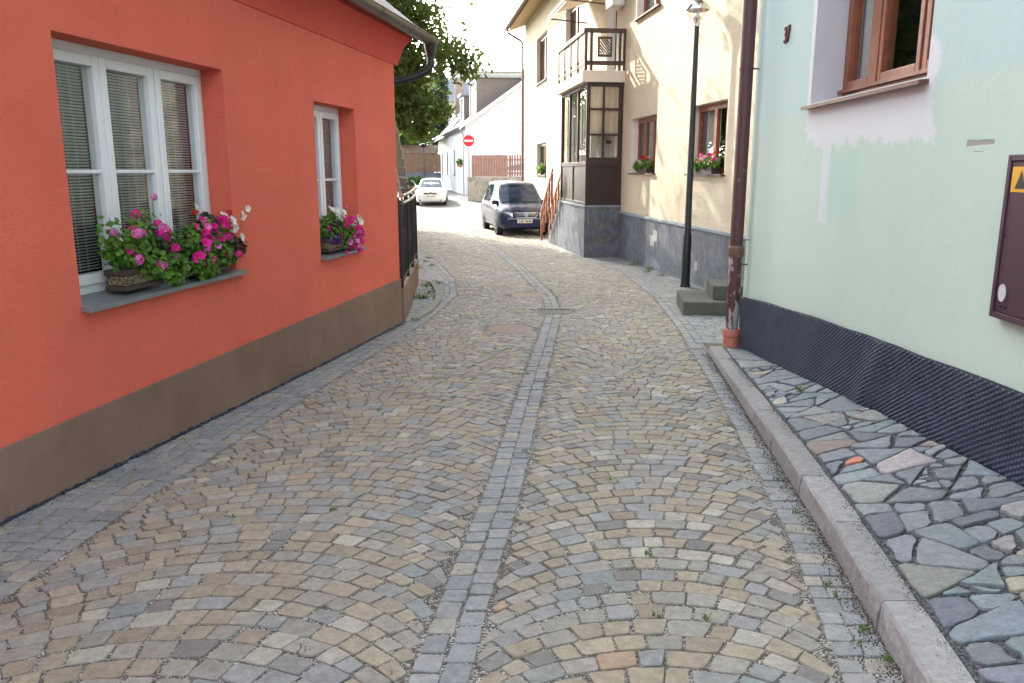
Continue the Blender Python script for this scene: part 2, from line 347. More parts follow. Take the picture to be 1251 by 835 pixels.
XR=I([-3,2.4,3.76,6.56,9.99,13,17.03,21,26,34],[.2,1.12,1.36,1.74,2.10,2.32,2.30,1.55,.9,.1])
KF=I([-3,2.4,3.61,5.35,8.4],[.42,1.33,1.51,1.73,2.10])      # kerb foot line
WALLR=lambda y: -1.45+(10.31-y)*-.1745                          # red wall base
MW=lambda y: 2.50-(8.6-y)*.0262                                 # mint wall plane
CW=lambda y: 2.71+(20.23-y)*.121                                # cream wall plane
zf=lambda x,y: zg(y)

HOLES=[]   # (x,y,rx,ry) for manholes & grate & steps
def keep(P):
    c=P.mean(1); ok=np.ones(len(P),bool)
    for (x,y,rx,ry,sq) in HOLES:
        dx=abs(c[:,0]-x)/rx; dy=abs(c[:,1]-y)/ry
        ok&= ~(((dx<1)&(dy<1)) if sq else (dx*dx+dy*dy<1))
    return ok
HOLES+= [(-.02,9.87,.36,.34,0),(.27,13.15,.36,.34,0),(.60,11.35,.30,.26,1),(2.42,8.62,.28,.26,1)]

def arc_lane(xa,xb,y0,y1,d=.108,Rf=.62):
    out=[]; k=0; y=y0
    while y<y1:
        w=float(xb(y)-xa(y)); R=w*Rf; h=w/2
        X=-h-.06+nr.uniform(0,.10); pts=[X]
        while X<h+.05:
            cs=math.sqrt(max(.2,1-(min(abs(X),h)/R)**2)); X+=nr.uniform(.085,.150)*cs; pts.append(X)
        dd=d*nr.uniform(.94,1.06); e0=math.sqrt(R*R-h*h)
        def at(X,kk):
            Xc=max(-h,min(h,X)); yy=y+math.sqrt(R*R-Xc*Xc)-e0; th=math.asin(Xc/R); n=dd*math.cos(th)
            if kk: Xn=X+n*math.sin(th)+skew; yn=yy+n*math.cos(th)
            else: Xn=X; yn=yy
            Xn=max(-h,min(h,Xn)); return Xn,yn
        prev=None
        for i in range(len(pts)):
            skew=nr.uniform(-.012,.012); a=at(pts[i],0); b=at(pts[i],1)
            if prev is not None:
                q=[prev[0],a,b,prev[1]]
                if (a[0]-prev[0][0])>.03 and (b[0]-prev[1][0])>.02:
                    row=[]
                    for (X_,Y_) in q:
                        ww=float(xb(Y_)-xa(Y_)); row.append((float(xa(Y_))+(X_/w+.5)*ww, Y_))
                    out.append(row)
            prev=(a,b)
        y+=dd
    return out
def row_band(xa,xb,y0,y1,d=.105,sz=.11,slope=0.,var=.2):
    out=[]; y=y0
    while y<y1:
        dd=d*nr.uniform(.9,1.1); w=float(xb(y)-xa(y))
        if w>.06:
            n=max(1,int(round(w/sz))); fr=np.linspace(0,1,n+1)
            if n>1: fr[1:-1]+=nr.uniform(-var,var,n-1)/n
            if n>2 and nr.rand()<.5: fr=np.concatenate([[0],(fr[1:-1]+.5/n)[:-1] if n>3 else fr[1:-1],[1]])
            for i in range(len(fr)-1):
                r=[]
                for f,yy in ((fr[i],y),(fr[i+1],y),(fr[i+1],y+dd),(fr[i],y+dd)):
                    a=float(xa(yy)); b=float(xb(yy)); r.append((a+(b-a)*f, yy+slope*(f-.5)*w))
                if (r[1][0]-r[0][0])>.03: out.append(r)
        y+=dd
    return out
def col_strip(xc,off0,off1,ncol,y0,y1,d=.115):
    out=[]
    for c in range(ncol):
        y=y0+nr.uniform(0,.1); a=off0+(off1-off0)*c/ncol; b=off0+(off1-off0)*(c+1)/ncol
        while y<y1:
            dd=d*nr.uniform(.85,1.15); out.append([(float(xc(y))+a,y),(float(xc(y))+b,y),(float(xc(y+dd))+b,y+dd),(float(xc(y+dd))+a,y+dd)]); y+=dd
    return out
def lay(name,polys,pal,**kw):
    P=np.array(polys); P=P[keep(P)]; kw.setdefault('joint',.0046)
    return stones_mesh(name,P,pick(pal,len(P)),kw.pop('mat',M['stone']),zf,**kw)
YE=34.
cs=.105
lay('road_cobbles', arc_lane(lambda y:XL(y)+.0, lambda y:XC(y)-cs, .6,YE)+arc_lane(lambda y:XC(y)+cs, lambda y:XR(y), .45,YE), PAL_MIX)
lay('road_centre_gutter', col_strip(XC,-cs,cs,2,.6,YE), PAL_GREY)
# left band beside the red house, and the bend beyond it
PLX=I([10.31,11.8,15,15.6,20,34],[-1.42,-1.50,-1.78,-2.6,-4.4,-9.0])
LW=lambda y: np.where(y<10.31, WALLR(y)+.03, PLX(y))
lay('pavement_setts', row_band(LW, lambda y:XL(y)-.22, .6,YE,.105,.125,.10)+
    row_band(lambda y: np.where(y<8.9, XR(y)+.0, np.where(y<8.9,0,XR(y)+.20)), lambda y: np.where(y<8.45, KF(y)-.01, np.where(y<13.3, np.minimum(MW(y)+1.2,3.7), np.where(y<20.2,CW(y)-.01, 1.86-(y-20.2)*.121))), .45, YE,.108,.12,-.05), PAL_GREY)
lay('road_edge_setts', col_strip(XL,-.22,0,2,.6,YE)+col_strip(XR,0,.20,2,8.9,YE), PAL_GREY)

# bed of gravel in the joints + ground + far road
def sheet(name,xs,ys,zfun,mat,dz=0.,kind='structure'):
    V=[];F=[]
    for y in ys:
        for x in xs: V.append((x,y,float(zfun(x,y))+dz))
    n=len(xs)
    for j in range(len(ys)-1):
        for i in range(n-1): F.append((j*n+i,j*n+i+1,(j+1)*n+i+1,(j+1)*n+i))
    me=bpy.data.meshes.new(name); me.from_pydata(V,[],F); me.materials.append(mat); me.polygons.foreach_set('use_smooth',[True]*len(F))
    o=bpy.data.objects.new(name,me); COL.objects.link(o); o['kind']=kind; return o
sheet('ground',[-400,-60,-20,-8,0,8,20,60,400],[-60]+list(np.arange(-10,60,1.))+[60,80,100,140,300,600],lambda x,y:zg(y),M['earth'],-.05)
sheet('road_bed',[-9.5,-4,0,4],list(np.arange(-2,34.01,.5)),lambda x,y:zg(y),M['gravel'],-.0062)
sheet('road_surface',[-24,-12,0,6],[33.6,36,40,45,48,52,56,60,66,72],lambda x,y:zg(y),M['asphalt'],-.004)

# kerb: granite blocks with a sawn top and a split face
ks=MB(); kcol=[]
def zk(y): return float(zg(y))+.115-.055*max(0,min(1,(y-5)/3.4))
y=-1.0; kj=[y]
while y<8.35: y+=rnd.uniform(.62,1.0); kj.append(min(y,8.42))
polys=[]
kerb_m=bpy.data.meshes.new('kerb'); bm=bmesh.new(); cl=bm.loops.layers.float_color.new('Col')
for a,b in zip(kj[:-1],kj[1:]):
    if b-a<.1: continue
    a2,b2=a+.003,b-.003; n=6; ox,oz=rnd.uniform(-.004,.004),rnd.uniform(-.003,.003); base=rnd.uniform(.27,.35); col=(base*1.01,base,base*1.01,1)
    rows=[]
    for i in range(n+1):
        e_=.003 if i in (0,n) else 0; yy=a2+(b2-a2)*(i/n if 0<i<n else (.0 if i==0 else 1)); x0=float(KF(yy))+ox+e_; w=.158-2*e_; z=zk(yy)+oz-e_
        j=lambda s: rnd.uniform(-s,s)
        rows.append([bm.verts.new(p) for p in ((x0+j(.003),yy,float(zg(yy))-.06),(x0+.006+j(.006),yy,z-.06),(x0+.010+j(.004),yy,z-.014),(x0+.021,yy,z+j(.0015)),(x0+w*.6,yy,z+j(.001)),(x0+w-.008,yy,z+j(.002)),(x0+w,yy,z-.012),(x0+w,yy,z-.1))])
    fs=[]
    for i in range(n):
        for k in range(7): fs.append(bm.faces.new((rows[i][k],rows[i][k+1],rows[i+1][k+1],rows[i+1][k])))
    fs.append(bm.faces.new(rows[0])); fs.append(bm.faces.new(rows[-1][::-1]))
    for f in fs:
        for l in f.loops: l[cl]=col
bmesh.ops.recalc_face_normals(bm,faces=bm.faces); bm.to_mesh(kerb_m); bm.free(); kerb_m.materials.append(M['granite'])
ko=bpy.data.objects.new('kerb',kerb_m); COL.objects.link(ko); ko['kind']='structure'

# raised flagstone pavement between the kerb and the mint wall
MZ=I([-2,2.4,3.49,4.74,6.17,7.4,8.6],[.34,.26,.20,.10,-.04,-.17,-.285])
def zs(x,y):
    a=KF(y)+.16; b=MW(y); t=np.clip((x-a)/np.maximum(b-a,.05),0,1); k=np.vectorize(zk)(y)
    return k-.012+(MZ(y)-k)*t
def clip(poly,a,n): # keep side where (p-a).n<=0
    out=[]; m=len(poly)
    for i in range(m):
        p=poly[i];q=poly[(i+1)%m]; dp=(p[0]-a[0])*n[0]+(p[1]-a[1])*n[1]; dq=(q[0]-a[0])*n[0]+(q[1]-a[1])*n[1]
        if dp<=0: out.append(p)
        if (dp<0<dq) or (dq<0<dp): t=dp/(dp-dq); out.append((p[0]+(q[0]-p[0])*t,p[1]+(q[1]-p[1])*t))
    return out
def flags():
    r2=random.Random(23); bm=bmesh.new(); cl=bm.loops.layers.float_color.new('Col')
    pal=[((.140,.180,.200),.42),((.170,.205,.222),.26),((.105,.128,.150),.16),((.205,.215,.205),.11),((.285,.262,.205),.025),((.20,.175,.155),.012),((.31,.31,.30),.013)]
    def area(P): return abs(sum(P[k][0]*P[(k+1)%len(P)][1]-P[(k+1)%len(P)][0]*P[k][1] for k in range(len(P))))/2
    cells=[]
    def split(P,thr,dep=0):
        A=area(P)
        c=np.mean(P,0); Q=np.array(P)-c; w_,v_=np.linalg.eigh(Q.T@Q); ar=math.sqrt(max(w_[1],1e-9)/max(w_[0],1e-9))
        if (A<thr and ar<2.3) or A<.006 or dep>14: cells.append(P); return
        ax=v_[:,1]; a=math.atan2(ax[1],ax[0])+r2.gauss(0,.26); n=(math.cos(a),math.sin(a)); ext=math.sqrt(w_[1]/len(P)); o=r2.uniform(-.35,.35)*ext
        p0=(c[0]+ax[0]*o,c[1]+ax[1]*o)
        for nn in (n,(-n[0],-n[1])):
            B=clip(P,p0,nn)
            if len(B)>2: split(B,r2.choice([.014,.022,.030,.045,.065,.085]),dep+1)
    y=.9
    while y<8.3:
        y1=min(y+1.2,8.36); ya,yb=y+r2.uniform(-.0,.0),y1; split([(float(KF(ya))+.168,ya),(float(MW(ya))-.035,ya),(float(MW(yb))-.035,yb),(float(KF(yb))+.168,yb)],.05); y=y1
    tgt=min(cells,key=lambda P:math.hypot(np.mean(P,0)[0]-1.98,np.mean(P,0)[1]-4.22)+(9 if area(P)>.022 else 0))
    for poly in cells:
        if len(poly)<3 or area(poly)<.0012: continue
        c=np.mean(poly,0); P=[]
        for k,p in enumerate(poly):
            q=poly[(k+1)%len(poly)]; v=poly[k-1]; lp=math.hypot(q[0]-p[0],q[1]-p[1]); lv=math.hypot(v[0]-p[0],v[1]-p[1])
            if lv<.03 and lp<.03: P.append(p); continue
            t1=min(.35,r2.uniform(.008,.035)/max(lv,.01)); t2=min(.35,r2.uniform(.008,.035)/max(lp,.01)); P.append((p[0]+(v[0]-p[0])*t1,p[1]+(v[1]-p[1])*t1)); P.append((p[0]+(q[0]-p[0])*t2,p[1]+(q[1]-p[1])*t2))
            if lp>.13:
                for f in (.35,.65): P.append((p[0]+(q[0]-p[0])*f+r2.uniform(-.007,.007),p[1]+(q[1]-p[1])*f+r2.uniform(-.007,.007)))
        g=r2.choice([.005,.007,.009,.014]); Q=[]
        for p in P:
            d=math.hypot(p[0]-c[0],p[1]-c[1]); f=max(.3,1-g*1.2/max(d,.02)); Q.append((c[0]+(p[0]-c[0])*f+r2.uniform(-.003,.003),c[1]+(p[1]-c[1])*f+r2.uniform(-.003,.003)))
        u=r2.random(); acc=0
        for pc,w in pal:
            acc+=w
            if u<acc: break
        if poly is tgt: pc=(.42,.17,.10)
        col=tuple(k*r2.uniform(.94,1.06) for k in pc); fk=r2.uniform(.85,1.15); col=tuple(k*fk for k in col)+(1,)
        tl=r2.gauss(0,.015),r2.gauss(0,.015); zo=r2.uniform(-.004,.005)
        def ring(f,dz): return [bm.verts.new((c[0]+(q[0]-c[0])*f,c[1]+(q[1]-c[1])*f,float(zs(c[0]+(q[0]-c[0])*f,c[1]+(q[1]-c[1])*f))+.016+dz+zo+(q[0]-c[0])*tl[0]+(q[1]-c[1])*tl[1]+r2.uniform(-.0008,.0008))) for q in Q]
        r0=ring(.60,.0);r1=ring(.955,0);r2_=ring(.988,-.003);r3=ring(1,-.010);r4=ring(1,-.04); n=len(Q); fs=[bm.faces.new(r0)]
        for A,B in ((r0,r1),(r1,r2_),(r2_,r3),(r3,r4)):
            for k in range(n): fs.append(bm.faces.new((A[k],B[k],B[(k+1)%n],A[(k+1)%n])))
        for f in fs:
            f.smooth=True
            for l in f.loops: l[cl]=col
    bmesh.ops.recalc_face_normals(bm,faces=bm.faces)
    me=bpy.data.meshes.new('pavement_flagstones'); bm.to_mesh(me); bm.free(); me.set_sharp_from_angle(angle=rad(50)); me.materials.append(M['slate'])
    o=bpy.data.objects.new('pavement_flagstones',me); COL.objects.link(o); o['kind']='structure'
flags.o=False; flags()
V=[];F=[];ys=np.arange(-1,8.46,.15)
for y in ys:
    a=float(KF(y))+.10; b=float(MW(y))+.05
    for k in range(9):
        x=a+(b-a)*k/8; V.append((x,y,float(zs(x,y))+.003))
for j in range(len(ys)-1):
    for i in range(8): F.append((j*9+i,j*9+i+1,(j+1)*9+i+1,(j+1)*9+i))
mb=MB(); mb.add(V,F); # end skirt
n0=(len(ys)-1)*9
mb.add([V[n0],V[n0+8],(V[n0+8][0],V[n0+8][1],-1),(V[n0][0],V[n0][1],-1)],[(0,1,2,3)])
o=mb.build('pavement_chippings',M['chips'],None,True); o['kind']='structure'

# manholes, grate, cover plate
def disc_cover(x,y,r,label,col):
    t=thing('manhole_cover',label,'manhole cover',(x,y,float(zg(y))),0)
    m=MB(); m.lathe([(r+.045,-.05),(r+.045,.001),(r+.004,.003),(r+.004,-.05)],40); m.build('frame',M['offcast'],t,True)
    m=MB(); m.lathe([(r,-.05),(r,.002),(r-.02,.004),(r*.6,.005),(.001,.005)],40); m.build('lid',col,t,True)
M['dormer']=simple('grey_brown_dormer_cladding',(.17,.14,.125),.8); M['offcast']=simple('cast_iron',(.10,.09,.08),.7,.3,.2,20,.6,60,.006); M['lidc']=simple('reddish_concrete_lid',(.27,.20,.165),.9,0,.15,12,.5,60,.006)
disc_cover(-.02,9.87,.285,'round reddish manhole cover nearest the camera beside the centre gutter',M['lidc'])
disc_cover(.27,13.15,.285,'round reddish manhole cover beyond the drain grate',M['lidc'])
t=thing('drain_grate','rusty rectangular drain grate in the centre gutter of the street','drain grate',(.60,11.35,float(zg(11.35))),rad(-3))
m=MB(); m.box(-.26,.26,-.23,-.19,-.05,.004); m.box(-.26,.26,.19,.23,-.05,.004); m.box(-.26,-.22,-.19,.19,-.05,.004); m.box(.22,.26,-.19,.19,-.05,.004); m.build('frame',M['offcast'],t)
m=MB(); 
for k in range(9): m.box(-.21+k*.0475,-.185+k*.0475,-.19,.19,-.04,.001)
m.build('grating',M['offcast'],t)
t=MB(); t.box(-.25,.25,-.23,.23,-.04,.004); o=t.build('access_plate',simple('rusty_plate',(.11,.095,.075),.8,.2,.35,9,.5,40,.004),None,bevel=.004); o.location=(2.42,8.62,float(zg(8.62))); tag(o,'dark worn square metal plate in the setts at the foot of the brown downpipe','access plate')

# ------------------------------------------------------------------ walls with openings
def wall_mesh(x0,x1,z0,z1,holes,depth,front=0.,mb=None,rev=None,xcuts=(),zfun=None):
    """front plane local y=front, holes (xa,xb,za,zb); reveals inward (negative y)"""
    m=mb or MB()
    xs=sorted(set([x0,x1]+[h[0] for h in holes]+[h[1] for h in holes]+list(xcuts))); zs_=sorted(set([z0,z1]+[h[2] for h in holes]+[h[3] for h in holes]))
    for i in range(len(xs)-1):
        for j in range(len(zs_)-1):
            cx,cz=(xs[i]+xs[i+1])/2,(zs_[j]+zs_[j+1])/2
            if any(h[0]<cx<h[1] and h[2]<cz<h[3] for h in holes): continue
            m.quad((xs[i+1],front,zs_[j]),(xs[i],front,zs_[j]),(xs[i],front,zs_[j+1]),(xs[i+1],front,zs_[j+1]))
    keep_=m.cur
    if rev is not None: m.cur=rev
    for (a,b,c,d) in holes:
        f,g=front,front-depth
        m.quad((a,f,c),(b,f,c),(b,g,c),(a,g,c)); m.quad((a,f,d),(a,g,d),(b,g,d),(b,f,d))
        m.quad((a,f,c),(a,g,c),(a,g,d),(a,f,d)); m.quad((b,f,c),(b,f,d),(b,g,d),(b,g,c))
    m.cur=keep_; return m
def frame_bars(m,xa,xb,za,zb,y0,y1,w):
    m.box(xa,xa+w,y0,y1,za,zb); m.box(xb-w,xb,y0,y1,za,zb); m.box(xa+w,xb-w,y0,y1,za,za+w); m.box(xa+w,xb-w,y0,y1,zb-w,zb)

# ---------------- RED HOUSE: local x = toward the camera along the wall, y = out into the street
ang=rad(-90-9.9)
red=thing('red_house','low house with coral red plaster, brown base and white windows on the left','house',(-1.45,10.31,0),ang)
W1=(4.11,5.87,.86,2.33); W2=(1.40,2.47,.79,2.24); RD=.18
m=wall_mesh(-.0,13.5,.225,3.0,[(W1[0],W1[1],W1[2]-.045,W1[3]),(W2[0],W2[1],W2[2]-.045,W2[3])],.30)
# gable end wall facing away, rear and near end
m.add([(0,0,.225),(0,-8.5,.225),(0,-8.5,3.3),(0,-4.2,6.6),(0,0,3.0)],[(0,1,2,3,4)])
m.add([(13.5,0,-.6),(13.5,-8.5,-.6),(13.5,-8.5,3.3),(13.5,-4.2,6.6),(13.5,0,3.0)],[(0,1,2,3,4)]); m.quad((0,-8.5,-.6),(13.5,-8.5,-.6),(13.5,-8.5,3.3),(0,-8.5,3.3))
m.build('wall',M['red'],red)
m=MB(); m.box(-.012,13.5,-.2,.014,-1.0,.228); m.box(-.012,.01,-8.5,-.2,-1.0,.228); m.build('socle',M['socle'],red,bevel=.004)
# cove under the eaves
m=MB(); prof=[(0,2.86),(.012,2.865),(.03,2.93),(.08,3.05),(.15,3.13),(.20,3.155),(.20,3.25),(-.1,3.25)]
xa,xb=-.14,13.5; vs=[(xa,p[0],p[1]) for p in prof]+[(xb,p[0],p[1]) for p in prof]; n=len(prof)
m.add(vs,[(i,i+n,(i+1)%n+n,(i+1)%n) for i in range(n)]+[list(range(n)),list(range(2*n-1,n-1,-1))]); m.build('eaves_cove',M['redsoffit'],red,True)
m=MB()  # roof slopes
for (ya,za,yb,zb) in ((.27,3.30,-4.25,6.85),(-8.8,3.30,-4.25,6.85)):
    m.add([(-.45,ya,za),(13.9,ya,za),(13.9,yb,zb),(-.45,yb,zb),(-.45,ya,za-.06),(13.9,ya,za-.06),(13.9,yb,zb-.06),(-.45,yb,zb-.06)],[(0,1,2,3),(7,6,5,4),(0,4,5,1),(0,3,7,4),(1,5,6,2)])
m.build('roof',M['roofdark'],red)
# gutter: half round trough with rolled lip and straps
gy,gz,gr=.315,3.235,.085
m=MB(); n=14; xs=[-.70,13.9]; b=[]
for r in (gr,gr-.006):
    for x in xs:
        for k in range(n+1):
            t=PI+PI*k/n; b.append((x,gy+r*math.cos(t),gz+r*math.sin(t)))
N=n+1; fs=[]
for k in range(n): fs+=[(k,k+1,N+k+1,N+k),(2*N+k,3*N+k,3*N+k+1,2*N+k+1),(k,2*N+k,2*N+k+1,k+1)]
m.add(b,fs); m.tube([(xs[0],gy+gr,gz),(xs[1],gy+gr,gz)],.010,8); m.add([(xs[0],gy+gr*math.cos(PI+PI*k/n),gz+gr*math.sin(PI+PI*k/n)) for k in range(n+1)],[list(range(n+1))]); g=m.build('gutter',M['gutter'],red,True)
for x in (-.35,.45,1.5,2.6,3.7,4.8): 
    m=MB(); b=[]
    for xx in (x-.014,x+.014):
        for k in range(n+1): t=PI+PI*k/n; b.append((xx,gy+(gr+.005)*math.cos(t),gz+(gr+.005)*math.sin(t)))
    m.add(b,[(k,k+1,N+k+1,N+k) for k in range(n)]); m.build('gutter_strap',M['blackm'],g,True)
m=MB(); m.lathe([(.085,3.24),(.083,3.16),(.06,3.06),(.052,3.02)],20,(-.56,gy)); 
m.tube([(-.56,gy,3.06),(-.56,gy,2.93),(-.55,gy-.03,2.86),(-.52,gy-.12,2.80),(-.46,gy-.30,2.74),(-.30,gy-.58,2.66),(-.22,gy-.66,2.60),(-.20,gy-.68,2.4),(-.20,gy-.68,.1)],.048,16); m.build('downpipe',M['blackm'],red,True)
def venetian(m,xa,xb,za,zb,y):
    z=za
    while z<zb: m.add([(xa,y-.008,z),(xb,y-.008,z),(xb,y+.008,z+.011),(xa,y+.008,z+.011)],[(0,1,2,3)]); z+=.0185
    for x in (xa+.12,(xa+xb)/2,xb-.12): m.box(x-.001,x+.001,y+.010,y+.012,za,zb)
def pvc_window(W,sashes,bars,label=None):
    a,b,c,d=W; f=MB(); y0,y1=-RD-.07,-RD
    frame_bars(f,a,b,c,d,y0,y1,.055)
    wn=f.build('window',M['whiteframe'],red,bevel=.004)
    for (xa,xb) in sashes:
        s=MB(); frame_bars(s,xa,xb,c+.057,d-.057,y0+.008,y1+.018,.062)
        if bars: s.box(xa+.062,xb-.062,y1-.012,y1+.006,bars-.012,bars+.012)
        s.build('sash',M['whiteframe'],wn,bevel=.005)
        p=MB(); p.quad((xa+.05,y1-.018,c+.11),(xb-.05,y1-.018,c+.11),(xb-.05,y1-.018,d-.11),(xa+.05,y1-.018,d-.11)); p.build('pane',M['glass'],wn)
        v=MB(); venetian(v,xa+.07,xb-.07,c+.13,d-.12,y1-.065); v.build('blind',M['blind'],wn)
    for i in range(len(sashes)-1):
        q=MB(); x=(sashes[i][1]+sashes[i+1][0])/2; q.box(x-.025,x+.025,y0,y1+.004,c+.055,d-.055); q.build('mullion',M['whiteframe'],wn)
    return wn
w1=pvc_window(W1,[(5.285,5.815),(4.735,5.280),(4.165,4.715)],1.59)
w2=pvc_window(W2,[(1.96,2.415),(1.455,1.95)],1.50)
def sill(par,a,b,z,out=.055,mat='zinc',inn=.19,y0=0):
    m=MB(); m.add([(a,-inn,z+.035),(b,-inn,z+.035),(b,out,z),(a,out,z),(a,-inn,z+.03),(b,-inn,z+.03),(b,out,z-.028),(a,out,z-.028)],[(0,3,2,1),(4,5,6,7),(3,7,6,2),(0,4,7,3),(1,2,6,5)])
    return m.build('sill',M[mat],par)
sill(w1,W1[0]-.07,W1[1]+.01,W1[2]-.032); sill(w2,W2[0]-.07,W2[1]+.01,W2[2]-.032)
def room(par,x0,x1,y0,y1,z0,z1,hs):
    m=wall_mesh(x0,x1,z0,z1,[(h[0]-.002,h[1]+.002,h[2]-.05,h[3]+.002) for h in hs],0.,front=y1); m.add([(x0,y0,z0),(x1,y0,z0),(x1,y1,z0),(x0,y1,z0),(x0,y0,z1),(x1,y0,z1),(x1,y1,z1),(x0,y1,z1)],[(0,1,2,3),(7,6,5,4),(0,4,5,1),(1,5,6,2),(3,7,4,0)]); return m.build('interior',M['darkroom'],par)
room(red,.3,13,-3.0,-.305,.3,2.7,[W1,W2])
# black drainage strip at the foot of the red wall
m=MB(); 
for k in range(270):
    x=13.4-k*.05
    if x<.0: break
    yy=10.31-.985*x; z=float(zg(yy)); m.box(x-.024,x+.018,.016,.028+rnd.uniform(0,.006),z-.04,z+.012+rnd.uniform(-.008,.008))
m.build('drainage_strip',M['membrane'],red)

# ---------------- flower boxes
def leaf_cloud(m,cx,cy,cz,rx,ry,rz,n,r=(.011,.022),seed=1):
    q=random.Random(seed)
    for _ in range(int(n*1.3)):
        while True:
            a,b,c=q.uniform(-1,1),q.uniform(-1,1),q.uniform(-1,1)
            if .04<a*a+b*b+c*c<1: break
        e_=q.uniform(.75,1.3) if q.random()<.3 else 1.0; a*=e_; b*=e_; c*=e_
        p=Vector((cx+a*rx,cy+b*ry,cz+c*rz)); s=q.uniform(*r)
        nrm=Vector((a*.6+q.uniform(-.7,.7),b*.6+q.uniform(-.2,1.1),c*.6+q.uniform(-.3,1.2))).normalized(); R=nrm.to_track_quat('Z','Y')
        ph=q.uniform(0,6.28); vs=[p-R@Vector((0,0,s*.25))]
        for k in range(7): t=ph+k*2*PI/7; rr=s*q.uniform(.8,1.1); vs.append(p+R@Vector((rr*math.cos(t),rr*math.sin(t),s*.1*(k%2))))
        m.add(vs,[(0,1+k,1+(k+1)%7) for k in range(7)])
def flower_mesh(kind):
    m=MB(); q=random.Random(hash(kind)%99 if False else len(kind)*7)
    if kind=='cluster':
        for i in range(16):
            th=q.uniform(0,6.28); ph=q.uniform(-.3,1.4); d=Vector((math.cos(th)*math.cos(ph),math.sin(th)*math.cos(ph),math.sin(ph))); c=d*.024; R=d.to_track_quat('Z','Y')
            for k in range(5):
                t=k*2*PI/5+i; a=R@Vector((math.cos(t-.5)*.010,math.sin(t-.5)*.010,.003)); b=R@Vector((math.cos(t)*.016,math.sin(t)*.016,.001)); e=R@Vector((math.cos(t+.5)*.010,math.sin(t+.5)*.010,.003))
                m.add([c,c+a,c+b,c+e],[(0,1,2,3)])
    else:
        n=15; vs=[(0,0,-.012)]
        for k in range(n): t=2*PI*k/n; vs.append((math.cos(t)*.012,math.sin(t)*.012,0))
        for k in range(n): t=2*PI*k/n; rr=.031*(1+.10*math.cos(5*t)); vs.append((math.cos(t)*rr,math.sin(t)*rr,.008+.004*math.sin(t*4+1)))
        m.add(vs,[(0,1+k,1+(k+1)%n) for k in range(n)]+[(1+k,1+n+k,1+n+(k+1)%n,1+(k+1)%n) for k in range(n)])
    return m
FM={}
def blossom(par,kind,colr,p,s=1.,d=None):
    key=(kind,colr)
    if key not in FM:
        o=flower_mesh(kind).build('blossom',M[colr],None,True,angle=60); FM[key]=o.data; bpy.data.objects.remove(o)
    o=bpy.data.objects.new('blossom',FM[key]); COL.objects.link(o); o.parent=par; o.location=p; o.scale=(s,s,s)
    d=Vector(d or (rnd.uniform(-.5,.6),rnd.uniform(.3,1),rnd.uniform(-.1,.9))).normalized(); o.rotation_euler=d.to_track_quat('Z','Y').to_euler()
def S(s,o,z):   # red wall coords -> world
    c,si=math.cos(ang),math.sin(ang); return (-1.45+s*c-o*si,10.31+s*si+o*c,z)
def flower_box(label,s,o,z,L,mat,band,fol,blooms,dark=None,world=S,rot=ang,group=None,d=.15,h=.13):
    t=thing('flower_box',label,'flower box',world(s,o,z),rot,group)
    m=MB(); a,b=L/2,d/2
    def frus(z0,z1,k0,k1): m.add([(-a*k0,-b*k0,z0),(a*k0,-b*k0,z0),(a*k0,b*k0,z0),(-a*k0,b*k0,z0),(-a*k1,-b*k1,z1),(a*k1,-b*k1,z1),(a*k1,b*k1,z1),(-a*k1,b*k1,z1)],[(0,3,2,1),(4,5,6,7),(0,1,5,4),(1,2,6,5),(2,3,7,6),(3,0,4,7)])
    frus(0,.03,.98,.98); frus(.03,h-.035,.90,.93); frus(h-.035,h,.98,1.0); m.build('planter',M[mat],t,bevel=.004)
    if band:
        m=MB(); m.box(-a*.93,a*.93,b*.90,b*.95,.035,h-.04); m.box(a*.92,a*.95,-b*.9,b*.9,.035,h-.04); m.build('relief_band',M['band'],t)
    m=MB()
    for i,f in enumerate(fol): leaf_cloud(m,*f,seed=i+3)
    m.build('foliage',M['gleaf'],t,True,angle=80)
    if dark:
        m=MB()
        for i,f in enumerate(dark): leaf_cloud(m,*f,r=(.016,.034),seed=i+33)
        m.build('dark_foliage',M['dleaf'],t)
    m=MB()   # stems
    for (k,c,p,sc) in blooms: m.tube([(p[0]*.6,0,h),(p[0]*.9,p[1]*.6,(h+p[2])/2+.02),(p[0],p[1]-.006,p[2]-.008)],.0022,5)
    m.build('stems',M['gleaf'],t)
    for (k,c,p,sc) in blooms: blossom(t,k,c,p,sc)
    return t
q=random.Random(5)
B1x=[('cluster',q.choice(['pink','magenta','magenta']),(q.uniform(-.34,.14),q.uniform(.06,.15),q.uniform(.14,.36)),q.uniform(.8,1.25)) for _ in range(9)]
B1=B1x+[('cluster','magenta',(-.07,.0,.46),1.1),('cluster','magenta',(.02,.03,.36),1.25),('cluster','pink',(-.02,.06,.34),1.2),('cluster','pink',(.19,.02,.36),1.0),('petunia','whiteb',(.17,.04,.32),.8),('cluster','pink',(.10,.10,.19),1.35),('cluster','pink',(-.10,.13,.13),1.3),
    ('cluster','pink',(-.30,-.02,.56),.9),('cluster','pink',(-.15,.02,.40),.7),('cluster','magenta',(-.26,.08,.34),1.1),('cluster','magenta',(-.22,.05,.39),1.0),('cluster','scarlet',(-.34,.06,.20),.8)]
flower_box('brown window box with woven band and pink geraniums on the large red-house window sill',5.29,-.055,.865,.40,'planter',True,
  [(0,0,.22,.20,.12,.11,330),(-.1,.10,.14,.16,.07,.10,170),(-.25,.13,.09,.16,.06,.11,230),(.15,.02,.25,.12,.10,.12,100),(-.1,0,.40,.22,.06,.12,50),(.22,0,.38,.10,.05,.12,22),(-.26,.03,.26,.16,.08,.10,120),(-.05,.05,.32,.20,.07,.08,110)],B1,[(-.2,.05,.25,.14,.08,.1,60)])
B2=[]
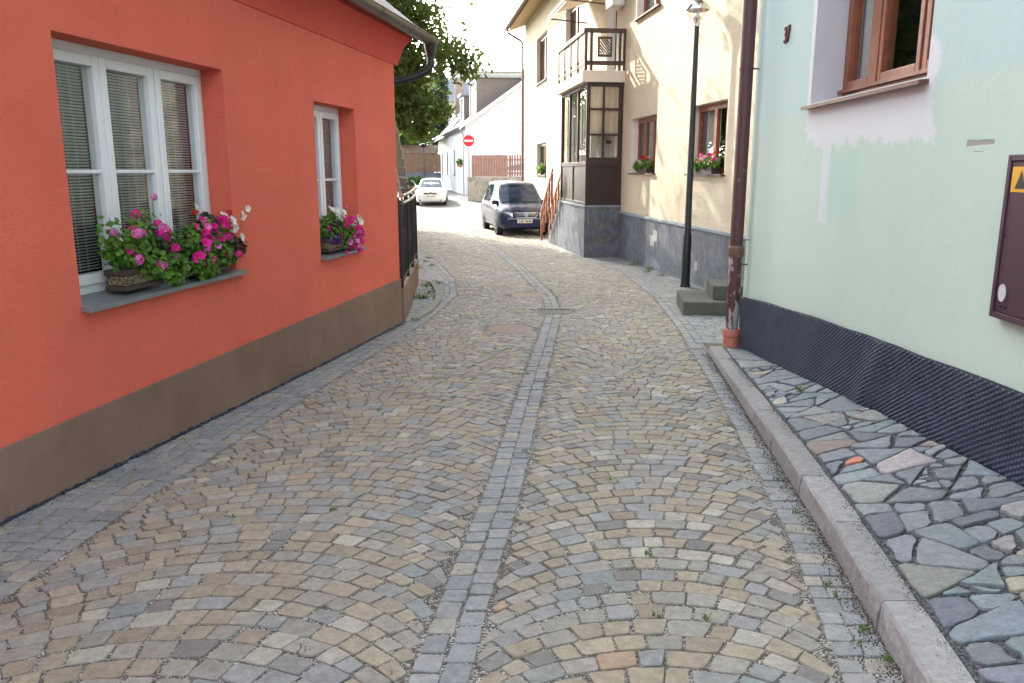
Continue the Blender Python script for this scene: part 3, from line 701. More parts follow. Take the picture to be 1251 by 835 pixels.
for (x,z,c,k,s) in [(.14,.44,'scarlet','cluster',.8),(-.30,.42,'scarlet','cluster',.9),(.10,.47,'whiteb','petunia',1.35),(.04,.38,'magenta','petunia',1.1),(-.02,.30,'magenta','petunia',1.3),(-.07,.32,'magenta','petunia',1.3),(.02,.25,'magenta','petunia',1.2),(-.05,.26,'magenta','petunia',1.35),(-.12,.38,'magenta','petunia',1.1),(-.17,.36,'magenta','cluster',1.),
    (-.24,.40,'whiteb','petunia',1.2),(-.28,.36,'whiteb','petunia',1.3),(-.33,.36,'whiteb','petunia',1.2),(-.37,.30,'whiteb','petunia',1.2),(-.30,.30,'scarlet','cluster',.6),(-.35,.18,'magenta','petunia',1.3),(-.31,.14,'magenta','petunia',1.2),(-.37,.23,'whiteb','petunia',1.1),(-.55,.38,'whiteb','petunia',1.2),(-.53,.44,'whiteb','petunia',.9),
    (.16,.25,'magenta','petunia',1.2),(.20,.28,'magenta','petunia',1.2),(.22,.35,'magenta','petunia',1.),(.10,.14,'magenta','petunia',1.),(.02,.06,'magenta','cluster',1.2),(-.03,.02,'pink','cluster',1.3),(-.06,.12,'magenta','cluster',.9),(.08,.04,'scarlet','cluster',1.),(.13,.08,'magenta','cluster',1.),(-.13,.25,'pink','petunia',.8)]:
    B2.append((k,c,(x,q.uniform(.04,.13),z),s))
for _ in range(20): B2.append((q.choice(['petunia','cluster']),q.choice(['magenta','magenta','pink']),(q.uniform(-.30,.26),q.uniform(.08,.15),q.uniform(.10,.38)),q.uniform(.95,1.35)))
flower_box('charcoal window box of magenta and white petunias at the far end of the large sill',4.52,-.045,.865,.46,'darkplanter',False,
  [(0,.02,.20,.24,.10,.10,330),(.12,.11,.07,.16,.06,.10,220),(-.15,.06,.22,.14,.08,.09,130),(-.30,.03,.22,.16,.05,.09,60),(.0,.05,.34,.22,.06,.06,60),(-.22,.09,.12,.12,.06,.10,110),(.22,.06,.26,.12,.08,.10,110)],B2,[(-.33,.08,.16,.16,.06,.09,50),(-.08,.03,.36,.16,.06,.07,30),(.1,.04,.26,.14,.08,.09,50)])
B3=[]
for (x,z,c,k,s) in [(.28,.42,'whiteb','petunia',1.4),(.14,.36,'whiteb','petunia',1.6),(.06,.40,'whiteb','petunia',1.3),(-.02,.38,'whiteb','petunia',1.5),(-.04,.34,'whiteb','petunia',1.2),(.08,.32,'whiteb','petunia',1.3),(-.38,.26,'whiteb','petunia',1.3),(-.45,.30,'whiteb','petunia',1.2),(-.50,.25,'whiteb','petunia',1.4),(-.55,.28,'whiteb','petunia',1.3),(-.30,.22,'whiteb','petunia',1.2),(-.24,.42,'pink','cluster',.6),(.26,.14,'violet','cluster',1.2),(.22,.10,'violet','cluster',1.2),(.17,.13,'violet','cluster',1.3),(.23,.19,'violet','petunia',1.2),(.14,.08,'violet','cluster',1.1),(.29,.10,'violet','cluster',1.2),(.30,.18,'violet','cluster',1.1),(.33,.24,'magenta','petunia',1.2)]:
    B3.append((k,c,(x,q.uniform(.03,.10),z),s))
for i in range(34):
    x=q.uniform(-.50,.10); z=q.uniform(-.04,.32)-max(0,(-.2-x))*.12; B3.append((q.choice(['petunia','petunia','cluster']),q.choice(['magenta','magenta','magenta','pink']),(x,q.uniform(.08,.17),z),q.uniform(.95,1.3)))
flower_box('window box overflowing with magenta petunias on the small window sill of the red house',1.95,-.05,.795,.74,'planter',True,
  [(.05,.02,.19,.34,.10,.10,330),(-.2,.08,.12,.28,.08,.12,260),(-.35,.06,.12,.16,.08,.12,120),(.1,0,.30,.22,.08,.08,110)],B3,[(.1,.03,.22,.2,.08,.08,40)])

# ---------------- gate/fence beyond the red house
fen=thing('iron_fence','dark wrought iron fence on a brown plastered plinth beyond the red house','fence',(-1.46,10.40,0),rad(90+4.2))
L_=4.4
m=MB(); m.add([(0,-.05,-.9),(L_,-.05,-.9),(L_,.14,-.9),(0,.14,-.9),(0,-.05,.09),(L_,-.05,-.02),(L_,.14,-.02),(0,.14,.09)],[(0,3,2,1),(4,5,6,7),(0,1,5,4),(1,2,6,5),(2,3,7,6),(3,0,4,7)]); m.build('plinth',M['socle'],fen,bevel=.01)
m=MB(); m.bar((0,-.02,.18),(L_,-.02,.10),.03); m.bar((0,-.02,1.18),(L_,-.02,1.12),.035)
x=.1
while x<L_: m.bar((x,-.02,.12),(x,-.02,1.16),.016); x+=.095
for k in range(14):
    cx=.3+k*.3; pts=[(cx+.11*math.cos(t)*(1-t/12),-.02,.65+.22*math.sin(t)*(1-t/12)) for t in np.linspace(0,9,26)]; m.tube(pts,.008,6)
m.build('railing_panel',M['iron'],fen)
m=MB(); m.box(.05,L_,.02,.03,.15,1.1); m.build('backing_panel',M['iron'],fen)
for x in (.05,1.5,2.95,L_-.03): 
    m=MB(); m.bar((x,-.02,0),(x,-.02,1.22),.05); m.build('post',M['iron'],fen)
m=MB()
for zz in (1.16,1.26): m.tube([(.6,-.03,zz),(1.4,-.08,zz+.02),(2.3,-.11,zz+.05),(3.0,-.09,zz+.10),(3.4,-.02,zz+.16),(3.55,.08,zz+.10),(3.5,.0,zz)],.018,8)
m.build('curved_handrail',M['brass'],fen,True)
lt=thing('lean_to_roof','dark slatted lean-to roof with a pale edge behind the iron fence','lean-to roof',(-1.70,13.2,0),rad(90+4.2))
m=MB()
for k in range(9):
    f=k/8; m.box(-1.0,1.2,.42-.36*f*0,0,0,0) if False else m.bar((-1.0,.24-.22*f,2.40-1.3*f),(1.4,.24-.22*f,2.36-1.3*f),.02,.13,up=(0,-.17,.98))
lt2=m.build('slats',M['dwood'],lt)
m=MB(); m.bar((1.42,.25,2.45),(1.42,.0,1.02),.03,.05); m.bar((-1.02,.25,2.45),(-1.02,.0,1.06),.03,.05); m.build('edge_board',M['brass'],lt)
m=MB(); m.bar((1.38,.10,-.3),(1.38,.10,1.2),.07); m.bar((-1.0,.10,-.2),(-1.0,.10,1.2),.07); m.bar((1.38,.30,-.3),(1.38,.30,2.4),.08); m.bar((-1.0,.30,-.2),(-1.0,.30,2.4),.08); m.build('posts',M['dwood'],lt)
# small kerb around the planting strip by the fence
m=MB(); P=[(-1.30,10.5),(-1.18,11.3),(-1.15,12.3),(-1.25,13.4),(-1.45,14.6),(-1.75,15.3)]
for a,b in zip(P[:-1],P[1:]):
    z=float(zg((a[1]+b[1])/2)); m.bar((a[0],a[1],z+.01),(b[0],b[1],z+.0),.10,.09)
o=m.build('edging_kerb',simple('pale_edging_stone',(.25,.23,.20),.9,0,.2,8,.5,40,.01),None,bevel=.012); o['kind']='structure'

# ---------------- MINT HOUSE: local x = away from the camera, y = out into the street, origin at corner
amt=rad(90-1.5)
mint=thing('mint_house','mint green rendered house with a brown wooden window on the right','house',(2.50,8.6,0),amt)
MWn=(-3.74,-1.74,2.13,3.55)
m=wall_mesh(-12,.0,-.8,5.6,[MWn],.27,rev=1)
m.cur=0; m.add([(0,0,-.8),(0,-7,-.8),(0,-7,5.6),(0,-3.5,8.2),(0,0,5.6)],[(0,1,2,3,4)]); m.add([(-12,0,-.8),(-12,-7,-.8),(-12,-7,5.6),(-12,-3.5,8.2),(-12,0,5.6)],[(0,1,2,3,4)]); m.quad((-12,-7,-.8),(0,-7,-.8),(0,-7,5.6),(-12,-7,5.6))
M['mintreveal']=plaster('white_primed_reveal',(.62,.62,.66),.05,150,.2,.003,.05)
m.build('wall',[M['mint'],M['mintreveal']],mint)
m=MB()
for (ya,za,yb,zb) in ((.45,5.35,-3.5,8.3),(-7.45,5.35,-3.5,8.3)): m.add([(-12.4,ya,za),(.4,ya,za),(.4,yb,zb),(-12.4,yb,zb),(-12.4,ya,za+.1),(.4,ya,za+.1),(.4,yb,zb+.1),(-12.4,yb,zb+.1)],[(0,1,2,3),(7,6,5,4),(0,4,5,1),(0,3,7,4),(1,5,6,2)])
m.build('roof',M['roofred'],mint)
a,b,c,d=MWn; f=MB(); y0,y1=-.32,-.25; frame_bars(f,a,b,c+.03,d,y0,y1,.065); mw=f.build('window',M['bwood'],mint,bevel=.005)
for i,(xa,xb) in enumerate([(-2.34,-1.82),(-3.12,-2.46),(-3.66,-3.16)]):
    s=MB(); frame_bars(s,xa,xb,c+.10,d-.07,y0,y1+.022,.058); s.build('sash',M['bwood'],mw,bevel=.006)
    p=MB(); p.quad((xa+.06,y1-.02,c+.15),(xb-.06,y1-.02,c+.15),(xb-.06,y1-.02,d-.12),(xa+.06,y1-.02,d-.12)); p.build('pane',M['glass'],mw)
s=MB(); s.box(-2.46,-2.34,y0,y1+.03,c+.10,d-.07); s.build('mullion',M['bwood'],mw,bevel=.004); s=MB(); s.box(-3.16,-3.12,y0,y1+.01,c+.1,d-.07); s.build('mullion',M['bwood'],mw,bevel=.004)
s=MB(); s.box(a+.02,b-.02,y1+.02,y1+.045,c+.075,c+.10); s.build('drip_rail',M['bwood'],mw)
m=MB(); a_,b_=a-.03,b+.05; m.add([(a_,-.25,c+.01),(b_,-.25,c+.01),(b_,.06,c-.02),(a_,.06,c-.02),(a_,-.25,c),(b_,-.25,c),(b_,.06,c-.045),(a_,.06,c-.045)],[(0,1,2,3),(7,6,5,4),(3,2,6,7),(0,3,7,4),(1,5,6,2)]); m.build('sill',simple('brown_sheet_sill',(.13,.055,.04),.45,.2,.2,8,.1),mw)
def drape(xa,xb,za,zb,y,amp=.02,n=40):
    m=MB(); 
    for k in range(n):
        x0=xa+(xb-xa)*k/n; x1=xa+(xb-xa)*(k+1)/n; u=lambda x: y+amp*math.sin(x*60)+amp*.5*math.sin(x*23)
        m.quad((x0,u(x0),za),(x1,u(x1),za),(x1,u(x1),zb),(x0,u(x0),zb))
    return m
drape(-2.34,-1.80,c+.1,d,-.37,.02).build('curtain',M['netcurtain'],mw,True); 
room(mint,-11,-.3,-3,-.60,.5,5,[]).location=(0,.0,0)
# dimpled membrane
def mtop(x): return np.interp(x,[-7,-5.02,-2.5,-1.2,0],[.70,.60,.47,.37,.27])
mem=MB(); nx=150; nz=7; Lm=11.0
def mw_(x,t): return .020+.007*math.sin(x*2.3+1)*t+.012*math.sin(x*5.1)*(1-abs(2*t-1))+(.018*math.exp(-((x+2.1)/.12)**2)+.022*math.exp(-((x+3.3+.25*t)/.10)**2)+.02*math.exp(-((x+4.2-.2*t)/.12)**2)+.012*math.sin(x*11+3*t)*math.exp(-((x+3.4)/1.0)**2))*(1-.75*t)
V=[]
for i in range(nx+1):
    x=-Lm*i/nx-.01; zb=float(MZ(8.6+x))-.06; zt=float(mtop(x))+.003*math.sin(x*5)
    for j in range(nz+1):
        t=j/nz; V.append((x,mw_(x,t),zb+(zt-zb)*t))
mem.add(V,[(i*(nz+1)+j,i*(nz+1)+j+1,(i+1)*(nz+1)+j+1,(i+1)*(nz+1)+j) for i in range(nx) for j in range(nz)])
r=0; x=-.02
while x>-8.5:
    zb=float(MZ(8.6+x))-.03; zt=float(mtop(x))-.012; z=math.ceil(zb/.030)*.030+(r%2)*.015
    while z<zt:
        t=(z-zb)/(zt-zb+.001); yy=mw_(x,t); R1,R2,hh=.0108,.006,.010; n=6
        mem.add([(x+R1*math.cos(k*PI/3),yy,z+R1*math.sin(k*PI/3)) for k in range(n)]+[(x+R2*math.cos(k*PI/3),yy+hh,z+R2*math.sin(k*PI/3)) for k in range(n)],[(k,k+n,(k+1)%n+n,(k+1)%n) for k in range(n)]+[[n+k for k in range(n)]])
        z+=.030
    x-=.026; r+=1
mem.build('dimpled_membrane',M['membrane'],mint)
# house number
cu=bpy.data.curves.new('num','FONT'); cu.body='37'; cu.size=.20; cu.extrude=.006; cu.bevel_depth=.002; cu.align_x='CENTER'; cu.space_character=.95
co=bpy.data.objects.new('num',cu); COL.objects.link(co); dg=bpy.context.evaluated_depsgraph_get(); me=bpy.data.meshes.new_from_object(co.evaluated_get(dg)); bpy.data.objects.remove(co)
me.materials.clear(); me.materials.append(M['rust']); o=bpy.data.objects.new('house_number',me); COL.objects.link(o); o.parent=mint; o.location=(-1.0,.012,2.72); o.rotation_euler=(PI/2,0,PI); o.scale=(.8,1.,1)
# downpipe
dp=thing('downpipe','tall peeling brown drainpipe in a terracotta socket at the corner of the mint house','drainpipe',(2.37,8.50,0))
m=MB(); m.tube([(0,0,-.12),(0,0,5.4)],.068,24); m.build('pipe',M['pipe'],dp,True)
m=MB(); m.lathe([(.095,-.32),(.085,-.30),(.082,-.16),(.092,-.15),(.094,-.09),(.088,-.075),(.068,-.075)],24); m.build('socket',M['terra'],dp,True)
for z in (.62,.88,2.6):
    m=MB(); m.lathe([(.068,z-.012),(.074,z-.012),(.074,z+.012),(.068,z+.012)],24); m.bar((.06,0,z),(.15,.0,z),.012); m.tube([(.0,-.07,z),(.0,-.10,z)],.008,8); m.build('bracket',M['pipe'],dp,True)
m=MB(); m.lathe([(.069,.70),(.082,.72),(.084,.80),(.070,.82)],24); m.build('joint_collar',simple('rusty_collar',(.16,.10,.06),.7,0,.3,20),dp,True)
# meter cabinet
mc=thing('meter_cabinet','purple brown steel utility cabinet with yellow sticker on the mint wall','utility cabinet',tuple(mint.matrix_basis @ Vector((-4.75,0,0))) if False else (2.50-4.75*math.cos(amt)-.0,8.6-4.75*math.sin(amt),0),amt)
m=MB(); m.box(-.62,0,.002,.035,.905,1.67); frame_bars(m,-.62,0,.905,1.67,.035,.052,.028); m.build('cabinet_frame',M['purple'],mc,bevel=.003)
m=MB(); m.box(-.588,-.032,.036,.046,.937,1.638); m.build('door',M['purple'],mc,bevel=.003)
m=MB(); m.box(-.19,-.045,.047,.049,1.50,1.615); st=m.build('sticker',M['yellow'],mc)
m=MB(); m.add([(-.075,.0495,1.515),(-.16,.0495,1.515),(-.1175,.0495,1.60)],[(0,1,2)]); m.build('warning_triangle',M['plasticb'],st)
m=MB(); vs=[(-.085+.030*math.cos(t),.048,1.03+.042*math.sin(t)) for t in np.linspace(0,2*PI,20)[:-1]]; m.prism(vs,(0,.004,0)); m.build('oval_cap',M['offwhite'],mc,True)
for (x_,z_,n_) in ((-.045,1.30,'lock'),(-.08,.965,'screw'),(-.12,.965,'screw')): m=MB(); m.tube([(x_,.046,z_),(x_,.055,z_)],.006,10); m.build(n_,M['plasticb'],mc)

# ---------------- CREAM HOUSE
acr=rad(90+6.9)
cream=thing('cream_house','tall cream roughcast house with blue grey stone base and brown windows','house',(2.71,20.23,0),acr)
WA=(-2.78,-.82,1.53,2.76); WB=(-6.70,-4.92,1.53,2.74); WU=(-2.78,-.95,4.92,6.3)
WF=(11.5,14.0,1.40,2.65); WFU=(11.6,14.2,4.98,6.75); WFU2=(5.6,7.8,4.95,6.7); WD=(.9,1.9,3.8,5.9); WB2=(-6.7,-5.0,4.95,6.4)
holes=[WA,WB,WU,WF,WFU,WFU2,WD,WB2]
m=wall_mesh(-8.6,17.8,-1,8.0,holes,.22,rev=1); m.cur=0
m.quad((17.8,0,-1),(17.8,-9,-1),(17.8,-9,8),(17.8,0,8)); m.quad((-8.6,0,-1),(-8.6,0,8),(-8.6,-9,8),(-8.6,-9,-1)); m.quad((-8.6,-9,-1),(-8.6,-9,8),(17.8,-9,8),(17.8,-9,-1))
m.add([(17.8,0,8),(17.8,-9,8),(17.8,-4.5,11.5)],[(0,1,2)]); m.add([(-8.6,0,8),(-8.6,-9,8),(-8.6,-4.5,11.5)],[(0,2,1)])
m.build('wall',[M['cream'],M['creamsmooth']],cream)
m=MB(); m.box(-8.6,-.0,-.02,.035,-1,.545); m.build('stone_base',M['dado'],cream); m=MB(); m.box(-8.6,.0,-.02,.065,.545,.60); m.build('base_ledge',M['dadocap'],cream,bevel=.008)
m=MB(); m.prism([(-3.25,.0355,.12),(-3.05,.0355,.12),(-3.05,.0355,.0),(-2.74,.0355,.0),(-2.74,.0355,.22),(-2.95,.0355,.22),(-2.95,.0355,.34),(-3.25,.0355,.34)][::-1],(0,.005,0)); m.build('repair_patch',M['patch'],cream)
m=MB(); m.box(-5.75,-5.58,.0355,.041,-.20,-.04); m.build('repair_patch',M['patch'],cream)
m=MB(); m.add([(-9.2,.75,7.75),(18.5,.75,7.75),(18.5,-4.5,11.75),(-9.2,-4.5,11.75),(-9.2,.75,7.9),(18.5,.75,7.9),(18.5,-4.5,11.9),(-9.2,-4.5,11.9)],[(3,2,1,0),(4,5,6,7),(0,1,5,4),(1,2,6,5),(0,4,7,3)])
m.add([(-9.2,-9.75,7.75),(18.5,-9.75,7.75),(18.5,-4.5,11.75),(-9.2,-4.5,11.75)],[(0,1,2,3)]); m.build('roof',M['roofred'],cream)
M['soffitw']=simple('ochre_soffit_boards',(.50,.36,.18),.7,0,.1,5,.3,20)
m=MB(); m.add([(-9.2,.70,7.72),(18.45,.70,7.72),(18.45,-.05,7.95),(-9.2,-.05,7.95)],[(0,1,2,3)]); m.build('soffit',M['soffitw'],cream)
m=MB(); m.tube([(-9.2,.80,7.82),(18.5,.80,7.82)],.075,12); m.tube([(17.75,.80,7.8),(17.75,.75,7.55),(17.75,.20,7.25),(17.75,.09,7.1),(17.75,.09,-.6)],.055,10); m.build('gutter',simple('copper_brown_gutter',(.20,.10,.075),.5,.3),cream,True)
def wood_window(par,W,n=2,y=-.16,mat='bwood',cur=True,pot=None):
    a,b,c,d=W; f=MB(); frame_bars(f,a,b,c,d,y-.06,y,.05); wn=f.build('window',M[mat],par)
    w=(b-a-.10)/n
    for k in range(n):
        xa=a+.05+k*w; s=MB(); frame_bars(s,xa+.003,xa+w-.003,c+.052,d-.052,y-.05,y+.015,.055); s.build('sash',M[mat],wn)
        p=MB(); p.quad((xa+.05,y-.02,c+.1),(xa+w-.05,y-.02,c+.1),(xa+w-.05,y-.02,d-.1),(xa+.05,y-.02,d-.1)); p.build('pane',M['glass'],wn)
    if cur: drape(a+.05,a+(b-a)*.42,c,d,y-.14,.015).build('curtain',M['netcurtain'],wn,True); drape(b-(b-a)*.42,b-.05,c,d,y-.14,.015).build('curtain',M['netcurtain'],wn,True)
    q_=MB(); q_.box(a-.04,b+.04,-.20,.07,c-.03,c+.002); q_.build('sill',simple('brown_sill',(.10,.06,.05),.6),wn)
    return wn
wood_window(cream,WA,3); wood_window(cream,WB,2); 
for W_ in (WU,WFU2,WF,WFU,WB2): wood_window(cream,W_,2,mat='bwood')
m=MB(); frame_bars(m,*WD,-.2,-.14,.08); m.build('balcony_door',M['whiteframe'],cream)
room(cream,-8,17.4,-2.5,-.36,-.5,7.6,[WA,WB,WU,WF,WFU,WFU2,WB2])
def SC_(s,o,z):
    c,si=math.cos(acr),math.sin(acr); return (2.71+s*c-o*si,20.23+s*si+o*c,z)
for (s,lab,sd) in ((-1.85,'window box with red and white geraniums between the street lamp and glazed porch',1),(-5.85,'dark window box with pink geraniums on the sill right of the street lamp',2)):
    qq=random.Random(sd*9); bl=[]
    for i in range(16): bl.append(('cluster',qq.choice(['magenta','pink','scarlet'] if sd==2 else ['scarlet','magenta','whiteb','pink']),(qq.uniform(-.45,.30),qq.uniform(.0,.12),qq.uniform(.20,.36)),qq.uniform(1.,1.5)))
    for i in range(4): bl.append(('petunia','whiteb',(qq.uniform(.0,.5),.1,qq.uniform(.15,.3)),1.2))
    flower_box(lab,s,-.05,1.535,.7,'planter',False,[(.0,.02,.18,.48,.12,.11,420,(.018,.034)),(.42,.05,.16,.16,.10,.12,150,(.02,.04))],bl,world=SC_,rot=acr,d=.16,h=.14)
flower_box('small leafy window box on the far ground floor window of the cream house',12.7,.02,1.41,.8,'planter',False,[(.0,.03,.25,.6,.15,.2,260,(.03,.05))],[('cluster','scarlet',(.2,.1,.3),1.6),('cluster','pink',(-.3,.1,.25),1.6),('cluster','scarlet',(-.1,.1,.36),1.6)],world=SC_,rot=acr)

# porch (part of the house): local coords, x away; face toward camera at x=0, outer side at y=PD
PD=.92; PL=3.45
m=MB(); m.box(0.0,PL,.0,PD,-1,.70); m.build('porch_base',M['dado'],cream); m=MB(); m.box(-.03,PL+.02,.0,PD+.03,.70,.745); m.build('porch_ledge',M['dadocap'],cream)
m=MB(); m.box(-.08,PL+.1,.0,PD+.12,3.66,3.93); m.build('balcony_slab',plaster('pale_balcony_render',(.66,.60,.50),.05,90,.3,.003,.15),cream,bevel=.01)
pz0,pz1,pm=.747,3.658,1.70
P_=MB()
for x in (0,PL-.09): 
    for y in (.02,PD-.10): P_.box(x,x+.09,y,y+.09,pz0,pz1)
P_.box(.0,.07,.11,PD-.10,pm,pm+.20); P_.box(0,.07,.11,PD-.1,pz1-.09,pz1); P_.box(0,.07,.11,PD-.1,pz0,pz0+.08)
P_.box(.09,PL-.09,PD-.08,PD-.02,pm,pm+.10); P_.box(.09,PL-.09,PD-.08,PD-.02,pz1-.09,pz1); P_.box(.09,PL-.09,PD-.08,PD-.02,pz0,pz0+.07)
P_.box(.01,.06,.46,.51,pm+.2,pz1-.09)
for z in (2.42,3.02): P_.box(.012,.058,.11,.46,z,z+.05); P_.box(.012,.058,.51,PD-.1,z,z+.05)
for k in (1,2): x=.09+k*(PL-.18)/3; P_.box(x-.05,x+.05,PD-.08,PD-.02,pm+.1,pz1-.09)
x=PL/2; P_.box(x-.05,x+.05,PD-.08,PD-.018,pz0+.07,pm)
pf=P_.build('porch_frame',M['dwood'],cream,bevel=.006)
m=MB(); m.box(.03,.045,.11,PD-.1,pz0+.08,pm)   # diagonal boarding, facing the camera
yy=-1.4
while yy<PD:
    a0=Vector((.024,yy,pz0+.08)); z1_=pm-(pz0+.08)
    lo=max(.115,yy); hi=min(PD-.105,yy+z1_)
    if hi-lo>.03:
        # mirrored so the boards climb towards the wall
        A=(.024,PD-(lo-.0)+.0,pz0+.08+(lo-yy)); Bq=(.024,PD-(hi-.0),pz0+.08+(hi-yy)); m.bar((A[0],A[1],A[2]),(Bq[0],Bq[1],Bq[2]),.012,.052,up=(1,0,0)) if False else m.bar(A,Bq,.052,.010,up=(1,0,0))
    yy+=.088
m.build('diagonal_boarding',M['dwood'],cream)
m=MB(); m.box(.09,PL-.09,PD-.06,PD-.045,pz0+.07,pm); m.build('side_panel',simple('grey_brown_panel',(.035,.028,.03),.5,0,.15,6,.2,40),cream)
m=MB(); m.quad((.03,.1,pm+.1),(.03,PD-.1,pm+.1),(.03,PD-.1,pz1),(.03,.1,pz1)); m.build('porch_pane',M['glass'],cream)
m=MB(); m.quad((.09,PD-.05,pm+.1),(PL-.09,PD-.05,pm+.1),(PL-.09,PD-.05,pz1),(.09,PD-.05,pz1)); m.build('porch_pane',M['glass'],cream)
m=MB(); 
for k in range(16): 
    y0=.10+k*.045; m.quad((.10+.012*math.sin(k*1.7),y0,2.42),(.10+.012*math.sin((k+1)*1.7),y0+.045,2.42),(.10+.012*math.sin((k+1)*1.7),y0+.045,3.6),(.10+.012*math.sin(k*1.7),y0,3.6))
m.build('porch_curtain',M['curtain'],cream,True)
drape(.2,PL-.2,1.7,3.6,PD-.16,.012,50).build('porch_curtain',M['netcurtain'],cream,True)
m=MB(); m.box(.6,.62,.05,PD-.2,.8,3.6); m.build('porch_inner_wall',M['creamsmooth'],cream)
m=MB(); m.lathe([(.001,2.22),(.05,2.23),(.075,2.28),(.08,2.31)],14,(.14,.30)); m.build('hanging_pot',M['planter'],cream,True)
# balcony railing
R_=MB(); bx0,bx1,by=-.05,PL+.05,PD+.07; zt,zb=4.86,3.93
R_.box(bx0-.03,bx0+.04,0,by+.03,zt-.08,zt+.02); R_.box(bx0,bx1,by-.04,by+.03,zt-.08,zt+.02)
R_.box(bx0,bx0+.03,.0,by,zb+.12,zb+.22); R_.box(bx0,bx1,by-.03,by,zb+.12,zb+.20)
for y in (.03,.14,by-.16,by-.03): R_.box(bx0,bx0+.05,y-.032,y+.032,zb,zt-.05)
for k in range(5): x=bx0+(bx1-bx0)*k/4; R_.box(x-.03,x+.03,by-.04,by+.01,zb,zt-.05)
R_.build('balcony_railing',M['gwood'],cream,bevel=.005)
m=MB(); frame_bars(m,0,0,0,0,0,0,0) if False else None
m.box(bx0+.010,bx0+.03,.33,.38,4.24,4.70); m.box(bx0+.010,bx0+.03,.63,.68,4.24,4.70); m.box(bx0+.010,bx0+.03,.38,.63,4.24,4.30); m.box(bx0+.010,bx0+.03,.38,.63,4.64,4.70)
for k in range(-3,6):
    c0=4.30+k*.075; ya,yb=.382,.628; za,zb_=c0,c0+(yb-ya)*1.2
    if za<4.305: ya+=(4.305-za)/1.2; za=4.305
    if zb_>4.635: yb-=(zb_-4.635)/1.2; zb_=4.635
    if yb-ya>.03: m.bar((bx0+.02,ya,za),(bx0+.02,yb,zb_),.030,.012,up=(1,0,0))
m.build('balcony_panel',M['gwood'],cream)
for k in range(4):
    m=MB(); x0=bx0+(bx1-bx0)*k/4+.12; x1=bx0+(bx1-bx0)*(k+1)/4-.12
    m.box(x0-.05,x1+.05,by-.022,by-.004,zb+.26,zt-.12); m.build('balcony_panel',M['gwood'],cream)
# AC box and its pipe, awning
ac=MB(); ac.box(0,.75,0,.30,5.0,5.5); 
ac=MB(); ac.box(-.1,.65,.03,.33,5.42,5.94); o=ac.build('air_conditioner',M['offwhite'],None,bevel=.02); o.location=SC_(.12,.0,0); o.rotation_euler=(0,0,acr); tag(o,'white air conditioner unit high on the cream wall above the balcony','air conditioner')
m=MB(); m.box(0,.55,.0,.06,0,0.06) if False else None
aw=thing('awning','pale folded awning on the cream wall above the balcony','awning',SC_(2.0,.0,5.75),acr)
m=MB(); m.add([(-.3,.02,.55),(2.4,.02,.55),(2.4,1.15,.18),(-.3,1.15,.18),(-.3,1.15,.02),(2.4,1.15,.02)],[(0,1,2,3),(3,2,5,4)]); m.build('fabric',simple('beige_awning_cloth',(.62,.52,.44),.9),aw)
m=MB(); m.bar((-.3,.02,.0),(-.3,1.15,.10),.03); m.bar((2.4,.02,.0),(2.4,1.15,.10),.03); m.bar((-.3,1.15,.10),(2.4,1.15,.10),.03); m.build('awning_frame',M['gwood'],aw)
# stairs with timber handrail at the far end of the porch
st=thing('porch_stairs','stone stairs with an orange brown timber handrail at the far side of the porch','stairs',SC_(PL,0,0),acr)
m=MB()
for k in range(7): m.box(k*.28,(k+1)*.28,.0,PD,-1.2,.70-k*.185)
m.build('steps',M['dado'],st)
m=MB()
for y in (PD-.06,PD+.22):
    m.bar((.0,y,1.62),(2.0,y,.34),.04,.07); m.bar((.05,y,1.12),(2.0,y,-.12),.035,.05)
    for k in range(5): x=.1+k*.46; m.bar((x,y,.70-x*.66),(x,y,1.56-x*.63),.06)
m.build('handrail',M['orwood'],st)

# ---------------- entrance steps
sp=thing('entrance_steps','two worn mossy concrete steps between the lamp post and the drainpipe','steps',(2.45,11.6,float(zg(11.4))),rad(-6.9))
m=MB(); m.box(.0,2.0,-.62,.55,-.2,.20); m.build('lower_step',M['step'],sp,bevel=.02)
m=MB(); m.box(.42,2.0,-.40,.35,.20,.40); m.build('upper_step',M['step'],sp,bevel=.02)

# ---------------- street lamp
lp=thing('street_lamp','tall black street lamp with a silver dome in front of the cream house','street lamp',(3.10,14.26,-.45))
m=MB(); m.tube([(0,0,-.02),(0,0,.9),(0,0,.95),(0,0,4.42)],[.080,.078,.062,.040],20); m.lathe([(.095,-.02),(.095,.04),(.08,.06)],20); m.build('pole',M['blackm'],lp,True)
m=MB(); m.lathe([(.042,4.40),(.055,4.41),(.055,4.50),(.065,4.52),(.065,4.56),(.03,4.57),(.03,4.62)],18); m.build('socket',M['domesteel'],lp,True)
m=MB(); m.lathe([(.05,4.50)]+[(.165*math.sin(t),4.655-.165*math.cos(t)) for t in np.linspace(.35,1.65,9)],24); m.build('globe',M['globe'],lp,True)
m=MB(); m.lathe([(.19,4.655),(.20,4.66)]+[(.20*math.cos(t),4.66+.17*math.sin(t)) for t in np.linspace(.1,1.5,9)]+[(.001,4.832)],28); m.build('dome',M['domesteel'],lp,True)
m=MB(); m.lathe([(.001,4.76),(.03,4.74),(.035,4.66),(.02,4.60)],14); m.build('bulb',M['offwhite'],lp,True)

